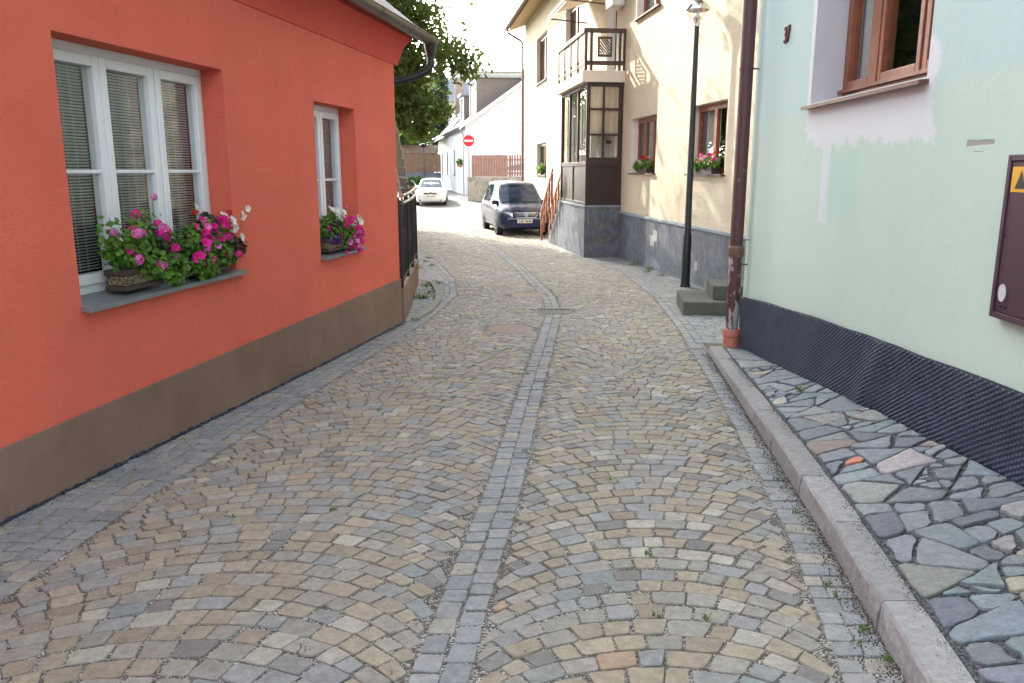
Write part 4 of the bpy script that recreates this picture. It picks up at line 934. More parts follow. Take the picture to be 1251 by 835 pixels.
# ------------------------------------------------------------------ cars
def car(name,label,cat_loc,rot,stn,wheelbase,wx0,wr,paint,spec):
    t=thing(name,label,'car',cat_loc,rot)
    # stn: (x,zb,belt,top,wl,wt) from front (x=0) to rear
    def sec(s):
        x,zb,be,tp,wl,wt=s; h=[(0,zb),(wl*.82,zb),(wl*.97,zb+.10),(wl,(zb+be)/2+.05),(wl*.985,be-.10),(wl*.95,be),(wt,tp-.05 if tp-be>.1 else tp-.02),(wt*.86,tp-.012 if tp-be>.1 else tp-.004),(wt*.5,tp+.008),(0,tp+.012)]
        return [(x,-y,z) for y,z in h]+[(x,y,z) for y,z in h[1:-1][::-1]]
    m=MB(); n=18; V=[]
    for s in stn: V+=sec(s)
    m.add(V,[(i*n+k,i*n+(k+1)%n,(i+1)*n+(k+1)%n,(i+1)*n+k) for i in range(len(stn)-1) for k in range(n)]+[list(range(n))[::-1],[(len(stn)-1)*n+k for k in range(n)]])
    body=m.build('body',M[paint],t,True,angle=28); bb=bmesh.new(); bb.from_mesh(body.data); bmesh.ops.recalc_face_normals(bb,faces=bb.faces); bb.to_mesh(body.data); bb.free()
    # windscreen: between stations spec['ws']
    def pt(i,y): # point on the section's upper surface at lateral fraction (-1..1)
        s=stn[i]; w=s[5]*.90; return Vector((s[0],y*w,s[3]-(.012 if abs(y)>.8 else -.006)))
    for nm,(i,j) in (('windscreen',spec['ws']),('rear_window',spec['rw'])):
        g=MB(); rows=[]
        for f in (.03,.5,.93):
            rows.append([pt(i,y).lerp(pt(j,y),f)+Vector((-.010 if nm=='windscreen' else .010,0,.012)) for y in (-.97,-.5,0,.5,.97)])
        for a in range(2):
            for b in range(4): g.quad(rows[a][b],rows[a][b+1],rows[a+1][b+1],rows[a+1][b])
        g.build(nm,M['carglass2'],t,True)
    # side windows
    for sgn in (-1,1):
        for (i,j,f0,f1) in spec['sw']:
            g=MB()
            def q(k,f,top): 
                s0=stn[k]; lo=Vector((s0[0],sgn*s0[4]*.95,s0[2])); hi=Vector((s0[0],sgn*s0[5],s0[3]-.05)); return lo.lerp(hi,.90 if top else .08)+Vector((0,sgn*.008,.004))
            a=q(i,0,0).lerp(q(j,0,0),f0);b=q(i,0,0).lerp(q(j,0,0),f1);c=q(i,0,1).lerp(q(j,0,1),f1);d=q(i,0,1).lerp(q(j,0,1),f0)
            g.quad(a,b,c,d); g.build('side_window',M['carglass2'],t)
    # wheels
    for x in (wx0,wx0+wheelbase):
        for sgn in (-1,1):
            w=stn[3][4]
            wm=MB(); yo=sgn*(w+.005); yi=sgn*(w-.21); prof=[(wr*.62,yi),(wr*.96,yi),(wr,yi+sgn*.03),(wr,yo-sgn*.03),(wr*.96,yo),(wr*.64,yo)]
            b=[];nn=24
            for r_,y_ in prof:
                for k in range(nn): a=2*PI*k/nn; b.append((x+r_*math.cos(a),y_,wr+r_*math.sin(a)))
            wm.add(b,[(i*nn+k,i*nn+(k+1)%nn,(i+1)*nn+(k+1)%nn,(i+1)*nn+k) for i in range(len(prof)-1) for k in range(nn)]); wh=wm.build('wheel',M['tyre'],t,True)
            rm=MB(); yr=yo-sgn*.015
            rm.add([(x+wr*.64*math.cos(2*PI*k/nn),yr-sgn*.03,wr+wr*.64*math.sin(2*PI*k/nn)) for k in range(nn)],[list(range(nn))])
            for k in range(5):
                a=2*PI*k/5; rm.bar((x,yr,wr),(x+wr*.62*math.cos(a),yr,wr+wr*.62*math.sin(a)),.03,.07,up=(0,1,0) )
            rm.build('rim',M['rim'],wh)
            ar=MB(); R=wr*1.14; ya=sgn*(w+.002); pts=[(x+R*math.cos(a),ya,wr+R*math.sin(a)) for a in np.linspace(-.15,PI+.15,18)]; ar.add(pts,[list(range(18))]); ar.build('wheel_arch',M['plasticb'],t)
    hw=stn[1][4]
    for sgn in (-1,1):
        x0,y0,y1,z0,z1,dx=spec['hl']; g=MB()
        P=[(x0-.03,sgn*y0,z0+.02),(x0-.02,sgn*(y0+y1)/2,z0),(x0+dx*.45,sgn*y1*1.0,z0+.0),(x0+dx*.9,sgn*(y1+.035),z1-.01),(x0+dx*.35,sgn*(y0+y1)/2,z1),(x0-.005,sgn*y0,z1-.03)]
        g.prism(P,(.12,0,0)); g.build('headlight',M['headlamp'],t,bevel=.008)
        g=MB(); sx=spec['mx']; mz=spec['mz']; g.box(sx-.05,sx+.09,sgn*(hw-.02),sgn*(hw+.20),mz,mz+.15); g.build('wing_mirror',M[spec.get('mm',paint)],t,bevel=.035)
    g=MB(); x0,gw,z0,z1=spec['gr']; g.prism([(x0-.02,-gw*.8,z0),(x0-.02,gw*.8,z0),(x0-.0,gw,z1),(x0-.0,-gw,z1)],(.05,0,0)); gr=g.build('grille',M['plasticb'],t,bevel=.005)
    g=MB()
    for k in range(3): z=z0+(z1-z0)*(k+.6)/3.2; g.box(x0-.028,x0-.016,-gw*.8,gw*.8,z-.006,z+.006)
    for a,b in (((x0-.03,-gw*.82,z0-.01),(x0-.012,-gw*1.02,z1)),((x0-.03,gw*.82,z0-.01),(x0-.012,gw*1.02,z1)),((x0-.03,-gw*.82,z0-.01),(x0-.03,gw*.82,z0-.01)),((x0-.012,-gw*1.02,z1+.005),(x0-.012,gw*1.02,z1+.005))): g.bar(a,b,.014)
    g.build('grille_trim',M['chrome'],gr)
    em=MB(); ez=(z0+z1)/2+spec.get('ez',0); ring=[(x0-.036,.062*math.cos(a),ez+.062*math.sin(a)) for a in np.linspace(0,2*PI,21)]; em.tube(ring,.007,6)
    if spec.get('vw'):
        em.bar((x0-.036,-.035,ez+.045),(x0-.036,0,ez+.005),.010); em.bar((x0-.036,.035,ez+.045),(x0-.036,0,ez+.005),.010)
        em.bar((x0-.036,-.052,ez+.02),(x0-.036,-.022,ez-.05),.010); em.bar((x0-.036,.052,ez+.02),(x0-.036,.022,ez-.05),.010); em.bar((x0-.036,-.022,ez-.05),(x0-.036,0,ez-.004),.010); em.bar((x0-.036,.022,ez-.05),(x0-.036,0,ez-.004),.010)
    else: em.add([(x0-.034,.05*math.cos(a),ez+.05*math.sin(a)) for a in np.linspace(0,2*PI,21)[:-1]],[list(range(20))])
    em.build('badge',M['chrome'],gr)
    x0,pw,z0,z1,py=spec['pl']; g=MB(); g.box(x0-.015,x0,py-pw,py+pw,z0,z1); pl=g.build('number_plate',M['plate'],t,bevel=.003)
    g=MB(); 
    for k,ww in enumerate([.028,.03,.03,0,.03,.03,.03,.03]):
        if ww: yk=py+pw*.70-k*.055; g.box(x0-.017,x0-.015,yk-ww/2,yk+ww/2,z0+.025,z1-.025)
    g.build('plate_characters',M['plasticb'],pl)
    x0,bw,z0,z1=spec['bi']; g=MB(); g.box(x0-.01,x0+.05,-bw,bw,z0,z1); g.build('bumper_intake',M['plasticb'],t,bevel=.01)
    if 'strip' in spec:
        x0,bw,z=spec['strip']; g=MB(); g.box(x0-.012,x0+.02,-bw,bw,z-.022,z+.022); g.build('bumper_strip',M['bluetrim'],t,bevel=.005)
    g=MB(); g.tube([(spec['ws_x'],-.10,spec['ws_z']),(spec['ws_x']+.12,-.55,spec['ws_z']+.10)],.008,6); g.tube([(spec['ws_x'],.45,spec['ws_z']),(spec['ws_x']+.10,0,spec['ws_z']+.10)],.008,6); g.build('wipers',M['plasticb'],t)
    return t
M['carglass2']=simple('dark_car_glass',(.012,.035,.055),.06,0,.1,3,0,spec=.45)
M['bluetrim']=simple('light_blue_trim',(.20,.26,.36),.3,.3,.05)
# van: x from nose backwards
van=[(.0,.30,.62,.64,.62,.55),(.06,.24,.66,.70,.78,.66),(.22,.21,.76,.84,.86,.72),(.55,.20,.86,.95,.895,.76),(.95,.20,.93,1.04,.905,.77),(1.35,.20,.97,1.36,.905,.72),(1.80,.20,.99,1.655,.905,.66),(2.3,.20,1.0,1.72,.905,.645),(3.3,.20,1.0,1.73,.905,.635),(4.0,.21,1.0,1.70,.90,.63),(4.35,.22,1.0,1.55,.89,.62),(4.55,.26,.98,1.15,.86,.66),(4.62,.34,.7,.75,.80,.6)]
car('parked_minivan','dark blue minivan parked facing the camera beside the cream house',(0.50,28.4,-.69),rad(90+11),van,2.84,.88,.325,'bluepaint',
 dict(ws=(4,6),rw=(10,11),sw=[(5,7,.35,1.0),(7,8,.06,.92),(8,9,.02,.95)],hl=(.015,.46,.80,.60,.78,.26),mx=1.15,mz=.98,mm='plasticb',gr=(.03,.40,.62,.76),vw=True,pl=(-.012,.26,.43,.545,.05),bi=(.02,.6,.28,.36),strip=(.0,.62,.57),ws_x=.98,ws_z=1.06)).scale=(1,1.04,1.09)
wc=[(.0,.30,.60,.62,.58,.50),(.07,.22,.66,.70,.74,.64),(.25,.18,.72,.80,.83,.70),(.6,.17,.80,.88,.85,.73),(1.05,.17,.88,.95,.853,.735),(1.5,.17,.92,1.20,.853,.66),(1.95,.17,.94,1.42,.853,.58),(2.5,.17,.95,1.475,.853,.56),(3.2,.17,.95,1.45,.853,.56),(3.75,.18,.96,1.28,.85,.58),(4.15,.20,.96,1.08,.83,.62),(4.42,.26,.90,.98,.79,.60),(4.48,.34,.7,.75,.72,.55)]
car('parked_white_car','white hatchback car standing on the road in front of the wooden fence',(-4.47,44.6,-.33),rad(90+3),wc,2.60,.86,.31,'whitepaint',
 dict(ws=(4,6),rw=(9,10),sw=[(5,7,.4,1.0),(7,8,.05,.95),(8,9,.05,.8)],hl=(.03,.44,.76,.60,.76,.26),mx=1.35,mz=.94,gr=(.03,.38,.62,.72),ez=.055,pl=(-.005,.26,.47,.57,0),bi=(.03,.62,.27,.38),ws_x=1.05,ws_z=.98))

# ------------------------------------------------------------------ far surroundings
aw_=rad(90+9.7)
wh=thing('white_house','low white gabled house with grey slate roof at the far end of the street','house',(-2.95,52.0,0),aw_)
# local x = away along facade, y = out toward street (left); gable faces the camera at x=0
HW=9.4; EZ=4.35; RZ=EZ+HW/2*.70
hol=[(6.3,7.5,1.3,3.0),(12.0,13.2,1.3,3.0),(16.5,17.9,.9,3.0),(22,23.4,1.3,3.0)]
m=wall_mesh(0,30,-1,EZ,hol,.15); m.add([(0,0,-1),(0,0,EZ),(0,-HW/2,RZ),(0,-HW,EZ),(0,-HW,-1)],[(0,1,2,3,4)]); m.add([(30,0,-1),(30,0,EZ),(30,-3.4,EZ+4),(30,-6.8,EZ),(30,-6.8,-1)],[(0,1,2,3,4)]); m.add([(12,0,EZ),(12,-3.4,EZ+4),(12,-6.8,EZ)],[(0,1,2)]); m.build('wall',M['white'],wh)
for h_ in hol:
    f=MB(); frame_bars(f,*h_,-.14,-.08,.08); f.box(h_[0]+.5,h_[0]+.58,-.14,-.08,h_[2],h_[3]); w_=f.build('window',M['zinc'],wh); p=MB(); p.quad((h_[0],-.12,h_[2]),(h_[1],-.12,h_[2]),(h_[1],-.12,h_[3]),(h_[0],-.12,h_[3])); p.build('pane',M['carglass2'],w_)
    f=MB(); f.box(h_[0]-.05,h_[1]+.05,-.02,.08,h_[2]-.08,h_[2]); f.build('sill',M['zinc'],w_)
m=MB(); sl=.70
for s in (0,1):
    y0=.35 if s==0 else -HW-.35; m.add([(-.25,y0,EZ-.245),(12.3,y0,EZ-.245),(12.3,-HW/2,RZ),(-.25,-HW/2,RZ),(-.25,y0,EZ-.10),(12.3,y0,EZ-.10),(12.3,-HW/2,RZ+.15),(-.25,-HW/2,RZ+.15)],[(0,1,2,3),(7,6,5,4),(0,4,5,1),(1,5,6,2)])
rf=m.build('roof',M['roofslate'],wh)
m=MB(); m.add([(11.9,.35,EZ-.35),(30.4,.35,EZ-.35),(30.4,-3.4,EZ+4.1),(11.9,-3.4,EZ+4.1),(11.9,-7.15,EZ-.35),(30.4,-7.15,EZ-.35)],[(0,1,2,3),(3,2,5,4)]); rf2=m.build('steep_roof',M['roofslate'],wh)
m=MB()
for s in (0,1):
    y0=.37 if s==0 else -HW-.37; m.add([(-.27,y0,EZ-.28),(-.27,-HW/2,RZ-.02),(-.27,-HW/2,RZ+.19),(-.27,y0,EZ-.07),(-.20,y0,EZ-.28),(-.20,-HW/2,RZ-.02),(-.20,-HW/2,RZ+.19),(-.20,y0,EZ-.07)],[(0,1,2,3),(7,6,5,4),(0,4,5,1),(3,2,6,7)])
m.build('bargeboard',M['whiteframe'],wh)
for (x0,x1,y0,zt_,rm) in ((1.2,4.4,-.9,7.35,'dw'),(6.6,8.4,-.7,6.7,'d2')):
    m=MB(); m.box(x0,x1,-HW/2,y0,EZ+.3,zt_); d_=m.build('dormer',M['dormer'],rf); m=MB(); m.box(x0-.15,x1+.15,-HW/2-.1,y0+.25,zt_,zt_+.16); m.build('dormer_roof',M['zinc'],d_)
    m=MB(); frame_bars(m,x0,x1,EZ+.55,zt_-.05,y0,y0+.08,.14); m.build('dormer_frame',M['whiteframe'],d_)
m=MB(); m.box(20.2,21.0,-2.2,-1.5,5.5,9.3); m.build('chimney',simple('pale_brick_chimney',(.36,.27,.22),.9,0,.2,8,.5,20),rf)
m=MB(); m.box(3,3.5,-5.2,-4.7,7,8.9); m.build('chimney',simple('brown_chimney',(.30,.16,.12),.9,0,.2,8,.5,20),rf)
for xx in (14.0,17.5,24.0): m=MB(); m.add([(xx,-1.0,EZ+1.32),(xx+1,-1.0,EZ+1.32),(xx+1,-1.8,EZ+2.27),(xx,-1.8,EZ+2.27)],[(0,1,2,3)]); m.build('skylight',M['carglass2'],rf2)
m=MB(); m.tube([(-.2,.42,EZ-.12),(30.3,.42,EZ-.12)],.07,8); m.tube([(.1,.42,EZ-.15),(.1,.12,EZ-.5),(.1,.10,-.2)],.05,8); m.build('gutter',M['zinc'],wh)
for s_,z_ in ((1.2,1.95),(2.2,2.0)): # wall hung pots
    m=MB(); leaf_cloud(m,0,.0,.1,.22,.16,.25,70,(.05,.09),seed=int(s_*9)); t=thing('hanging_basket','leafy hanging basket on the white house facade' ,'hanging basket',tuple(Vector((-2.95,52,0))+Matrix.Rotation(aw_,3,'Z')@Vector((s_*1.0,.18,z_))),aw_,'hanging baskets on the white house'); m.build('foliage',M['leaf2'],t)
    t['label']='leafy hanging basket nearest the corner of the white house' if s_<2 else 'leafy hanging basket farther from the corner of the white house'
    m=MB(); m.lathe([(.001,-.2),(.10,-.18),(.13,0)],10); m.build('pot',M['terra'],t)

def board_fence(name,label,x0,x1,y,zt,z0,mat,pitch,bw,rot=0,solid_to=None):
    t=thing(name,label,'fence',(x0,y,0),rot); L=x1-x0
    m=MB(); m.box(0,L,-.0,.04,z0+.15,z0+.23); m.box(0,L,0,.04,zt-.3,zt-.22); m.build('rails',mat,t)
    m=MB(); x=0
    while x<L-.01:
        w=bw if not(solid_to and x<solid_to) else pitch*.96
        m.box(x,x+w,-.025,-.002,z0,zt+rnd.uniform(-.015,.015)); x+=pitch
    m.build('boards',mat,t)
    for k in range(int(L/2.2)+1): p=MB(); x=min(L-.1,k*2.2); p.box(x,x+.1,.0,.1,z0-1.0,zt-.02); p.build('post',mat,t)
    return t
board_fence('picket_fence','faded red picket fence on a stone wall behind the minivan',-2.35,1.9,48.0,2.44,1.22,M['pinkfence'],.155,.085,0,1.9)
m=MB(); m.box(-2.6,1.9,-.0,.3,-.6,1.2); o=m.build('stone_wall',M['rubble'],None,bevel=.02); o.location=(0,47.9,0); tag(o,'low stone wall under the picket fence behind the minivan','wall')
board_fence('board_fence','brown vertical board fence behind the white car',-13.5,-5.2,60.0,2.72,1.45,M['fencew'],.16,.155)
m=MB(); m.box(-13.5,-5.2,0,.35,-.8,1.42); o=m.build('stone_wall',simple('grey_stone_wall',(.14,.15,.17),.9,0,.3,2.5,.7,9,.03),None,bevel=.03); o.location=(0,59.9,0); tag(o,'grey stone retaining wall under the brown board fence','wall')
# no entry sign
sg=thing('no_entry_sign','round red no entry sign with a white bar on a thin grey post','road sign',(-2.62,50.0,-.09))
m=MB(); m.tube([(0,0,-.2),(0,0,3.75)],.03,10); m.build('post',M['zinc'],sg,True)
m=MB(); m.prism([(.36*math.cos(a),-.035,3.42+.36*math.sin(a)) for a in np.linspace(0,2*PI,33)[:-1]],(0,-.015,0)); fa=m.build('sign_face',M['signred'],sg)
m=MB(); m.box(-.26,.26,-.056,-.052,3.365,3.475); m.build('white_bar',M['signwhite'],fa)
m=MB(); ring=[(.35*math.cos(a),-.052,3.42+.35*math.sin(a)) for a in np.linspace(0,2*PI,33)]; m.tube(ring,.012,6); m.build('white_rim',M['signwhite'],fa)
l2=thing('street_lamp','small distant black street lamp beside the brown board fence','street lamp',(-5.9,55.0,.1))
m=MB(); m.tube([(0,0,-.2),(0,0,3.0)],[.05,.035],10); m.build('pole',M['blackm'],l2,True); m=MB(); m.lathe([(.04,2.95),(.16,3.0),(.26,3.12),(.20,3.2),(.001,3.24)],14); m.build('lantern',M['blackm'],l2,True)
# grey car-port canvas behind pickets
m=MB(); m.add([(-1.1,0,1.62),(1.2,0,2.15),(1.2,1.8,2.25),(-1.1,1.8,1.65),(-1.1,0,1.55),(1.2,0,1.62),(1.2,1.8,1.7),(-1.1,1.8,1.6)],[(0,1,2,3),(0,4,5,1),(4,7,6,5)]); o=m.build('canvas_cover',simple('grey_blue_canvas',(.22,.25,.32),.8),None); o.location=(.2,49.0,0); tag(o,'grey blue sloping canvas behind the picket fence','canvas cover')

def far_house(label,x,y,w,d,z0,ez,rz,wm,rm,rot=0,nwin=3,floors=2):
    t=thing('distant_house',label,'house',(x,y,0),rot); m=MB(); m.box(-w/2,w/2,0,d,z0,ez); m.build('wall',wm,t)
    m=MB(); m.add([(-w/2-.4,-.5,ez-.2),(w/2+.4,-.5,ez-.2),(w/2+.4,d/2,rz),(-w/2-.4,d/2,rz),(-w/2-.4,d+.5,ez-.2),(w/2+.4,d+.5,ez-.2)],[(0,1,2,3),(3,2,5,4)]); m.add([(-w/2,0,ez),(-w/2,d/2,rz-.1),(-w/2,d,ez)],[(0,1,2)]); m.add([(w/2,0,ez),(w/2,d/2,rz-.1),(w/2,d,ez)],[(0,1,2)]); m.build('roof',rm,t)
    for f in range(floors):
        for k in range(nwin):
            xx=-w/2+w*(k+.5)/nwin; zz=ez-1.9-f*2.9; m=MB(); m.box(xx-.5,xx+.5,-.03,.02,zz,zz+1.3); wn=m.build('window',M['whiteframe'],t); m=MB(); m.box(xx-.42,xx+.42,-.045,-.032,zz+.08,zz+1.22); m.build('pane',M['carglass2'],wn)
    return t
far_house('pale cream distant house among the trees above the board fence',-9.5,96,9,9,0,9.5,12.5,M['creamsmooth'],M['roofslate'],.1)
far_house('wide pale distant building with grey roof above the white house roof',4,125,26,12,2,16.0,17.0,M['creamsmooth'],M['zinc'],0,6,3)
m=MB(); m.add([(-1.8,-.8,2.55),(1.6,-.8,2.5),(1.6,1.6,3.15),(-1.8,1.6,3.2),(-1.8,-.8,2.45),(1.6,-.8,2.4),(1.6,1.6,3.05),(-1.8,1.6,3.1)],[(0,1,2,3),(7,6,5,4),(0,4,5,1)]); sh=thing('garden_shed','garden shed with a rusty red roof behind the board fence','shed',(-7.4,63,.35)); m.build('roof',simple('rust_red_roof',(.15,.085,.06),.8),sh); m=MB(); m.box(-1.5,1.3,-.4,1.3,-.6,2.6); m.build('wall',M['fencew'],sh)

# ------------------------------------------------------------------ trees
def tree(name,label,loc,lobes,trunk_h,leafn,leafs,mat,seed,trunk_r=.22,clumps=60,group=None,limbs=True):
    q=np.random.RandomState(seed); t=thing(name,label,'tree',loc,0,group)
    cents=[]
    for (cx,cy,cz,rx,ry,rz,wt) in lobes:
        k=int(clumps*wt)
        for _ in range(k):
            v=q.normal(size=3); v/=np.linalg.norm(v); r=q.uniform(.35,1.0)**.6; cents.append((cx+v[0]*rx*r,cy+v[1]*ry*r,cz+v[2]*rz*r,min(rx,ry,rz)))
    C=np.array(cents); n=leafn; idx=q.randint(0,len(C),n); sg_=(C[idx,3]*.17+.12)[:,None]
    P=C[idx,:3]+q.normal(size=(n,3))*sg_*np.array([1,1,.75])
    s=q.uniform(.6,1.2,(n,1))*leafs; a=q.normal(size=(n,3)); a/=np.linalg.norm(a,axis=1,keepdims=True); b=np.cross(a,q.normal(size=(n,3))); b/=np.linalg.norm(b,axis=1,keepdims=True); c=np.cross(a,b)
    V=np.stack([P-a*s,P+b*s*.45+c*s*.1,P+a*s,P-b*s*.45+c*s*.1],1).reshape(-1,3)
    me=bpy.data.meshes.new('crown'); me.vertices.add(4*n); me.vertices.foreach_set('co',V.ravel()); me.loops.add(4*n); me.loops.foreach_set('vertex_index',np.arange(4*n)); me.polygons.add(n); me.polygons.foreach_set('loop_start',np.arange(n)*4); me.update(calc_edges=True); me.materials.append(M[mat])
    o=bpy.data.objects.new('crown',me); COL.objects.link(o); o.parent=t
    m=MB(); top=Vector((0,0,trunk_h)); m.tube([(0,0,-.3),(.05,.02,trunk_h*.4),(-.03,.05,trunk_h*.75),top],[trunk_r*1.25,trunk_r,trunk_r*.85,trunk_r*.7],10)
    if limbs:
        for k in q.choice(len(C),min(26,len(C)),replace=False):
            e=Vector(C[k,:3]); st_=Vector((0,0,trunk_h*q.uniform(.7,1.0))); md=st_.lerp(e,.5)+Vector((0,0,.4)); m.tube([st_,md,e],[trunk_r*.35,trunk_r*.2,trunk_r*.05],6)
    m.build('trunk',M['bark'],t,True); return t
tree('broadleaf_tree','large dark broadleaf tree hanging over the gutter of the red house',(-6.2,21,-.5),
   [(0,0,10.4,4.3,6.0,5.4,1.0),(1.0,-.5,7.2,2.8,3.0,2.0,.30),(3.3,-.6,5.0,1.3,1.4,1.1,.05),(4.3,-.3,4.7,.9,.9,.8,.025),(2.6,-.3,4.0,1.2,1.4,1.1,.035),(3.6,-.3,3.4,.9,.9,.5,.02)],4.5,110000,.10,'leaf',3,.28,300)
tree('broadleaf_tree','unseen broadleaf tree added behind the red house roof to shade the foreground',(-5.6,16.6,-.3),[(0,0,9.9,4.2,3.6,3.9,1.0)],5.0,60000,.12,'leaf',4,.25,200)  # added tree out of view, keeps sun off the near street and mint wall
tree('broadleaf_tree','lower green tree beyond the iron fence, under the large tree',(-8.2,34,-.6),[(0,0,5.4,3.0,4.0,3.2,1.0)],2.6,22000,.13,'leaf2',5,.18,80)
tree('broadleaf_tree','bright green bushy tree behind the brown board fence',(-9.2,66,.8),[(0,0,4.6,2.6,2.2,3.4,1.0),(-2.6,0,4.2,2.2,2,2.8,.5)],2.0,16000,.17,'leaf2',6,.16,70)
tree('conifer','narrow dark green conifer beside the white house roof',(-6.3,74,.9),[(0,0,z_,.75-.055*(z_-2),.75-.055*(z_-2),.8,.3) for z_ in np.arange(2,11.5,.9)],3,9000,.14,'conifer',7,.14,40,limbs=False)
tree('birch','pale silvery green tree in front of the distant cream house',(-7.9,84,1.2),[(0,0,6.6,1.9,1.6,3.2,1.0)],3,5200,.17,'pale',8,.12,50)
tree('broadleaf_tree','wide tree crown far left beyond the fence',(-14.5,72,.9),[(0,0,6.0,4.0,3.0,4.0,1.0)],2.6,14000,.2,'leaf',9,.2,70)
def hedge(name,label,p0,p1,h,wd,n,mat,seed):
    t=thing(name,label,'hedge',(p0[0],p0[1],float(zg(p0[1])))); q=np.random.RandomState(seed); L=math.hypot(p1[0]-p0[0],p1[1]-p0[1]); d=np.array([(p1[0]-p0[0])/L,(p1[1]-p0[1])/L]); nn=np.array([-d[1],d[0]])
    u=q.uniform(0,L,n); v=q.normal(0,wd*.4,n); z=q.uniform(0,1,n)**.8*(h+.25*np.sin(u*1.3)+.15*np.sin(u*3.1)); P=np.stack([d[0]*u+nn[0]*v,d[1]*u+nn[1]*v,z],1); s=q.uniform(.06,.12,(n,1))
    a=q.normal(size=(n,3)); a/=np.linalg.norm(a,axis=1,keepdims=True); b=np.cross(a,q.normal(size=(n,3))); b/=np.linalg.norm(b,axis=1,keepdims=True)
    V=np.stack([P-a*s,P+b*s*.5,P+a*s,P-b*s*.5],1).reshape(-1,3); me=bpy.data.meshes.new('foliage'); me.from_pydata([tuple(x) for x in V],[],[(4*i,4*i+1,4*i+2,4*i+3) for i in range(n)]); me.materials.append(M[mat]); o=bpy.data.objects.new('foliage',me); COL.objects.link(o); o.parent=t
    m=MB()
    for k in range(int(L)): m.tube([(d[0]*k,d[1]*k,-.2),(d[0]*k+.05,d[1]*k,h*.7)],[.03,.01],6)
    m.build('stems',M['bark'],t)
hedge('hedge','unseen tall green hedge left of the street, added to darken reflections in the minivan',(-5.0,17.5),(-7.2,43),2.3,.9,26000,'leaf',31)  # added hedge out of view, gives the van's side something dark to mirror
tree('broadleaf_tree','broadleaf tree added behind the hedge to shade the middle of the street',(-7.4,31,-.6),[(0,0,8.3,3.1,4.6,4.2,1.0)],4.0,48000,.12,'leaf',15,.24,150)  # added sunward of the bend, its crown blocks sun over the middle street
# shrubs by the grey stone wall
m=MB(); leaf_cloud(m,0,0,.35,1.3,.4,.5,420,(.06,.11),seed=9); o=m.build('shrub',M['leaf2'],None); o.location=(-6.6,58.6,.3); tag(o,'low ragged green shrub at the foot of the grey stone wall','shrub')
# weeds & fallen leaves (uncountable scatter)
m=MB(); q=random.Random(3)
sp_=[(q.uniform(-2.0,2.1),q.uniform(2.4,9)) for _ in range(26)]+[(1.30+q.uniform(-.04,.04),2.5+q.uniform(-.25,.25)) for _ in range(9)]+[(float(XR(y_))+.1,y_) for y_ in (3.0,3.1,3.9,4.4,5.2)]+[(-1.40+q.uniform(-.25,.1),q.uniform(12.6,14.8)) for _ in range(9)]+[(3.0+q.uniform(-.3,.2),q.uniform(15.5,18.5)) for _ in range(9)]+[(q.uniform(-2.6,-1.8),q.uniform(16,20)) for _ in range(14)]+[(2.22,5.97),(2.20,5.95),(2.23,5.93)]
for (x,y) in sp_:
    onf = x>1.9 and 5.8<y<6.1
    z=(float(zs(x,y))+.01) if onf else float(zg(y)); big=.05 if y<9.5 and not onf else .09
    for k in range(q.randint(7,18) if y<9.5 else 26):
        a=q.uniform(0,6.28); l=q.uniform(.25,1)*big*(.5 if y<9.5 and not onf else 1); r0=q.uniform(0,.03 if y<9.5 else .12); bx,by_=x+r0*math.cos(a*3),y+r0*math.sin(a*3); w=.0035 if y<9.5 else .007
        tip=(bx+l*.8*math.cos(a),by_+l*.8*math.sin(a),z+l*q.uniform(.4,1)); pa=(-math.sin(a)*w,math.cos(a)*w)
        mid=((bx+tip[0])/2,(by_+tip[1])/2,(z+tip[2])/2+l*.15)
        m.add([(bx,by_,z-.01),(mid[0]+pa[0],mid[1]+pa[1],mid[2]),tip,(mid[0]-pa[0],mid[1]-pa[1],mid[2])],[(0,1,2,3)])
o=m.build('weeds',M['weed'],None); tag(o,'sparse green weeds growing in the joints of the cobbles and flagstones','weeds',kind='stuff')
m=MB()
for _ in range(190):
    y=q.uniform(2.4,9.5) if q.random()<.7 else q.uniform(4.3,6.5); x=float(WALLR(y))+abs(q.gauss(.02,.28))+.05 if q.random()<.75 else q.uniform(-1.8,1.2); z=float(zg(y))+.006; s=q.uniform(.006,.017); a=q.uniform(0,6.28)
    c_,s_=math.cos(a),math.sin(a); m.add([(x-c_*s,y-s_*s,z),(x-s_*s*.5,y+c_*s*.5,z+.006),(x+c_*s,y+s_*s,z+.003),(x+s_*s*.5,y-c_*s*.5,z+.004)],[(0,1,2,3)])
o_=MB()
for _ in range(5200):
    y=q.uniform(1.2,8.3); x=float(KF(y))-abs(q.gauss(0,.045))+.002; z=float(zg(y))+.003; r_=q.uniform(.0015,.0055); a=q.uniform(0,6.28)
    o_.add([(x+r_*math.cos(a),y+r_*math.sin(a),z),(x+r_*math.cos(a+2.1),y+r_*math.sin(a+2.1),z),(x+r_*math.cos(a+4.2),y+r_*math.sin(a+4.2),z),(x,y,z+r_)],[(0,1,3),(1,2,3),(2,0,3)])
for _ in range(3000):
    y=q.uniform(1.2,8.3); x=float(KF(y))+.155-abs(q.gauss(0,.03)); z=zk(y)+.0005; r_=q.uniform(.001,.004); a=q.uniform(0,6.28)
    o_.add([(x+r_*math.cos(a),y+r_*math.sin(a),z),(x+r_*math.cos(a+2.1),y+r_*math.sin(a+2.1),z),(x+r_*math.cos(a+4.2),y+r_*math.sin(a+4.2),z),(x,y,z+r_)],[(0,1,3),(1,2,3),(2,0,3)])
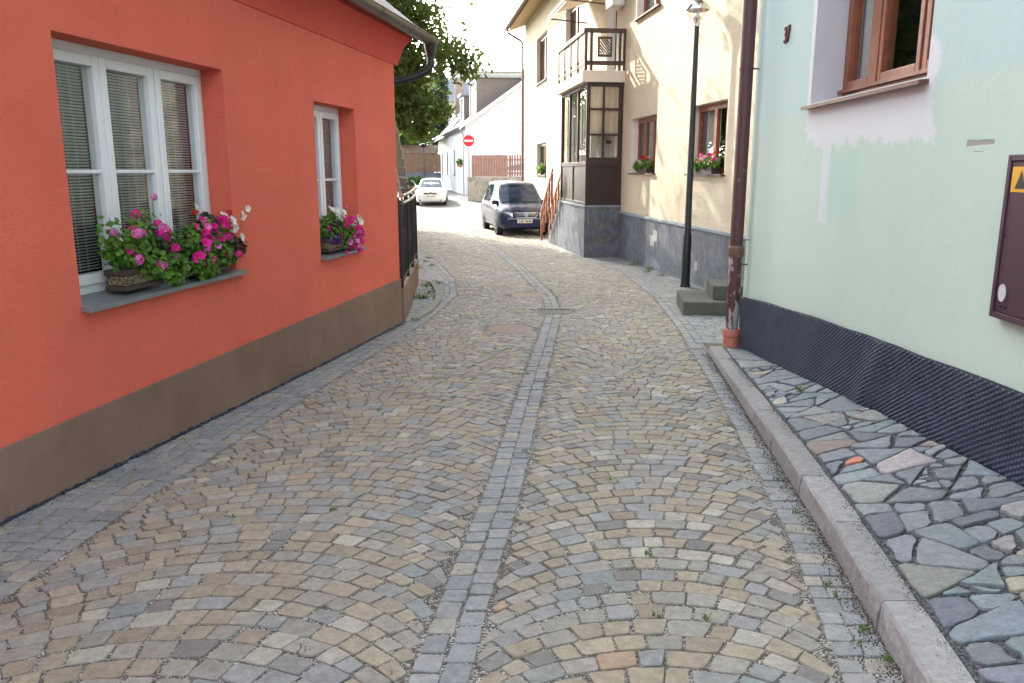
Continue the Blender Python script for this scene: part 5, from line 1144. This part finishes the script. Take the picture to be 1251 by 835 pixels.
for _ in range(1800):
    y=q.uniform(2.0,10.2); x=float(WALLR(y))+.03+abs(q.gauss(0,.05)); z=float(zg(y))+.003; r_=q.uniform(.0015,.005); a=q.uniform(0,6.28)
    o_.add([(x+r_*math.cos(a),y+r_*math.sin(a),z),(x+r_*math.cos(a+2.1),y+r_*math.sin(a+2.1),z),(x+r_*math.cos(a+4.2),y+r_*math.sin(a+4.2),z),(x,y,z+r_)],[(0,1,3),(1,2,3),(2,0,3)])
tag(o_.build('grit',simple('dark_grit',(.07,.055,.045),.95,0,.4,80),None),'dark grit and soil collected along the kerb and the foot of the red wall','grit',kind='stuff')
o=m.build('fallen_leaves',M['dryleaf'],None); tag(o,'dry fallen leaves scattered on the setts along the red house','fallen leaves',kind='stuff')

# ------------------------------------------------------------------ light, sky, camera
w=bpy.data.worlds.new('World'); SC.world=w; w.use_nodes=True; nt=w.node_tree; bg=nt.nodes['Background']
sky=nt.nodes.new('ShaderNodeTexSky'); sky.sky_type='NISHITA'; sky.sun_disc=False; sky.sun_elevation=rad(27); sky.sun_rotation=rad(-27)%(2*PI); sky.air_density=1.0; sky.dust_density=3.0; sky.ozone_density=.6
hs=nt.nodes.new('ShaderNodeHueSaturation'); hs.inputs['Saturation'].default_value=.34; nt.links.new(sky.outputs[0],hs.inputs['Color']); nt.links.new(hs.outputs[0],bg.inputs[0]); bg.inputs[1].default_value=.15
sd=bpy.data.lights.new('sun','SUN'); sd.energy=2.0; sd.angle=rad(.53); sd.color=(1,.90,.76); so=bpy.data.objects.new('sun',sd); COL.objects.link(so)
az,el=rad(-27),rad(27); so.rotation_euler=Vector((math.sin(az)*math.cos(el),math.cos(az)*math.cos(el),math.sin(el))).to_track_quat('Z','Y').to_euler(); so.location=(-8,15,20)
cam=bpy.data.cameras.new('camera'); cam.sensor_width=36; cam.lens=36*980/1251; cam.clip_end=2000; cam.clip_start=.05; co=bpy.data.objects.new('camera',cam); COL.objects.link(co)
co.location=(0,0,1.6); co.rotation_euler=(PI/2-math.atan(209.5/980),0,0); SC.camera=co
SC.view_settings.view_transform='Standard'; SC.view_settings.look='None'; SC.view_settings.gamma=1; SC.view_settings.use_curve_mapping=False; SC.view_settings.exposure=2.7
SC.cycles.max_bounces=8; SC.cycles.transparent_max_bounces=12
